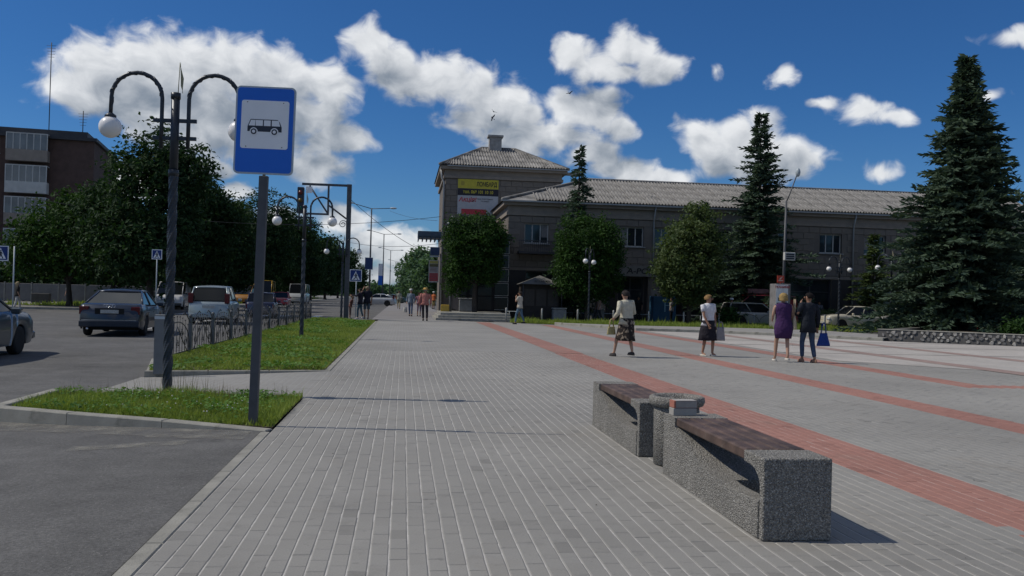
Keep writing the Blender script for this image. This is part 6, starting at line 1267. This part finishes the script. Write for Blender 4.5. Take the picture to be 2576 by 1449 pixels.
# others
def at_g(px, py, z=0.0): p = G(px, py, z); return (p.x, p.y, z)
GP = 'passers by'
person('man in pale shirt and jeans on the far edge of the square', at_g(1307, 816), R(60), 1.72, 'tan', (.04, .03, .025), 'short', (.50, .46, .38), .60, .24, 'trousers', (.10, .16, .22), .1, 1.05, (.03, .03, .03), lf=.2, rf=-.22, arms={'l': ((-.2, .16, 1.16), (-.06, .2, 1.4)), 'r': ((.24, .0, 1.14), (.2, .16, 1.0))}, group=GP)
person('woman in black top and white trousers at the left kerb', at_g(42, 780, RZ), R(-60), 1.68, 'fair', (.34, .27, .16), 'long', (.03, .028, .025), .6, .3, 'trousers', (.5, .48, .44), .1, 1.2, (.2, .18, .16), lf=.18, rf=-.18, group=GP)
person('person in light top and dark shorts near the left trees', at_g(171, 768, RZ), R(160), 1.62, 'fair', (.3, .26, .2), 'short', (.35, .36, .38), .6, .24, 'trousers', (.03, .03, .04), .55, 1.4, (.1, .08, .07), lf=.05, group=GP)
person('child in brown crouching slightly by the grass corner', at_g(880, 802), R(-100), 1.22, 'tan', (.12, .08, .05), 'short', (.16, .07, .06), .5, .24, 'trousers', (.16, .1, .09), .3, 1.1, (.3, .28, .25), lean=.25, simple=True, group=GP)
person('woman in dark top and jeans reaching for the crossing sign pole', at_g(905, 803), R(75), 1.68, 'fair', (.03, .025, .02), 'short', (.02, .02, .03), .6, .54, 'trousers', (.05, .09, .12), .1, 1.0, (.45, .42, .4), lf=.1, rf=-.15, arms={'l': ((-.25, .12, 1.28), (-.22, .4, 1.3))}, group=GP)
person('tall man in dark shirt and knee shorts beside the crossing sign', at_g(922, 803), R(20), 1.8, 'tan', (.25, .2, .14), 'crop', (.016, .018, .028), .62, .28, 'trousers', (.08, .11, .14), .5, 1.5, (.25, .2, .17), lf=.05, arms={'l': ((-.3, .05, 1.35), (-.16, .12, 1.6))}, group=GP)
person('person in pale khaki far along the pavement', at_g(1003, 777), R(180), 1.72, 'tan', (.1, .08, .06), 'short', (.33, .34, .28), .6, .28, 'trousers', (.36, .31, .19), .1, 1.1, lf=.15, rf=-.15, simple=True, group=GP)
person('man in grey blue work clothes walking this way along the pavement', at_g(1033, 795), R(170), 1.72, 'fair', (.3, .3, .3), 'crop', (.18, .22, .27), .62, .5, 'trousers', (.09, .12, .19), .1, 1.1, lf=.12, rf=-.1, hat=((.5, .5, .48), .12), group=GP)
bag('white carrier bag held low by the man in grey blue', at_g(1019, 790)[:2] + (.12,), 0, .3, .36, .16, (.5, .48, .44), .2)
person('person in pink top behind the straw hatted man', at_g(1053, 795), R(190), 1.55, 'tan', (.06, .04, .03), 'short', (.34, .16, .2), .6, .24, 'trousers', (.2, .15, .2), .3, 1.1, lf=.1, simple=True, group=GP)
person('broad man in salmon shirt and straw hat walking away', at_g(1069, 807), R(-4), 1.74, 'tan', (.3, .28, .25), 'crop', (.42, .17, .14), .6, .5, 'trousers', (.035, .03, .035), .1, 1.25, (.02, .02, .02), lf=.06, rf=-.06, wide=1.2, hat=((.48, .31, .10), .2), group=GP)
person('person in orange vest and white cap by the corner building', at_g(1090, 777), R(150), 1.7, 'tan', (.1, .1, .1), 'crop', (.55, .16, .06), .6, .28, 'trousers', (.30, .24, .1), .3, 1.2, hat=((.6, .6, .55), .12), simple=True, group=GP)
for px, y, kw in ((1507, 55.0, dict(label='man in pink top walking left beyond the twin globe lamp', top=(.48, .32, .31), bcol=(.05, .05, .055), lf=.25, rf=-.25, face=R(80))), (1500, 55.6, dict(label='figure in grey striding just behind the pink topped man', top=(.13, .13, .14), bcol=(.1, .1, .11), lf=.2, rf=-.2, face=R(80))),
                  (1606, 57.0, dict(label='dark clad man standing in the shade by the shop entrance', top=(.018, .018, .02), bcol=(.02, .02, .022), face=R(150))), (1689, 55.4, dict(label='woman in black and white top beside the blue cabinet', top=(.28, .27, .26), bcol=(.015, .015, .017), face=R(60))),
                  (1839, 53.4, dict(label='person with white cap in grey blue by the bushes', top=(.19, .2, .27), bcol=(.16, .16, .19), face=R(-120), hat=((.6, .6, .58), .12))), (2060, 62 - 4.0, dict(label='person in grey standing in deep shade behind the pale saloon', top=(.16, .15, .16), bcol=(.05, .05, .05), face=R(170))),
                  (2258, 50.0, dict(label='person in white top walking behind the planter end', top=(.5, .5, .48), bcol=(.14, .12, .1), lf=.2, rf=-.2, face=R(70))), (2366, 47.8, dict(label='person in white top and pink trousers by the dark scooter', top=(.5, .47, .47), bcol=(.35, .18, .2), face=R(200))), (2345, 46.0, dict(label='rider in blue sitting upright by the dark scooter', top=(.06, .1, .16), bcol=(.02, .025, .04), face=R(165)))):
    p = PY(px, 790, y); kw = dict(kw); person(kw.pop('label'), (p.x, y, -.03), kw.pop('face'), 1.68, 'tan', (.04, .03, .03), 'short', group=GP, simple=True, hem=.1, **kw)
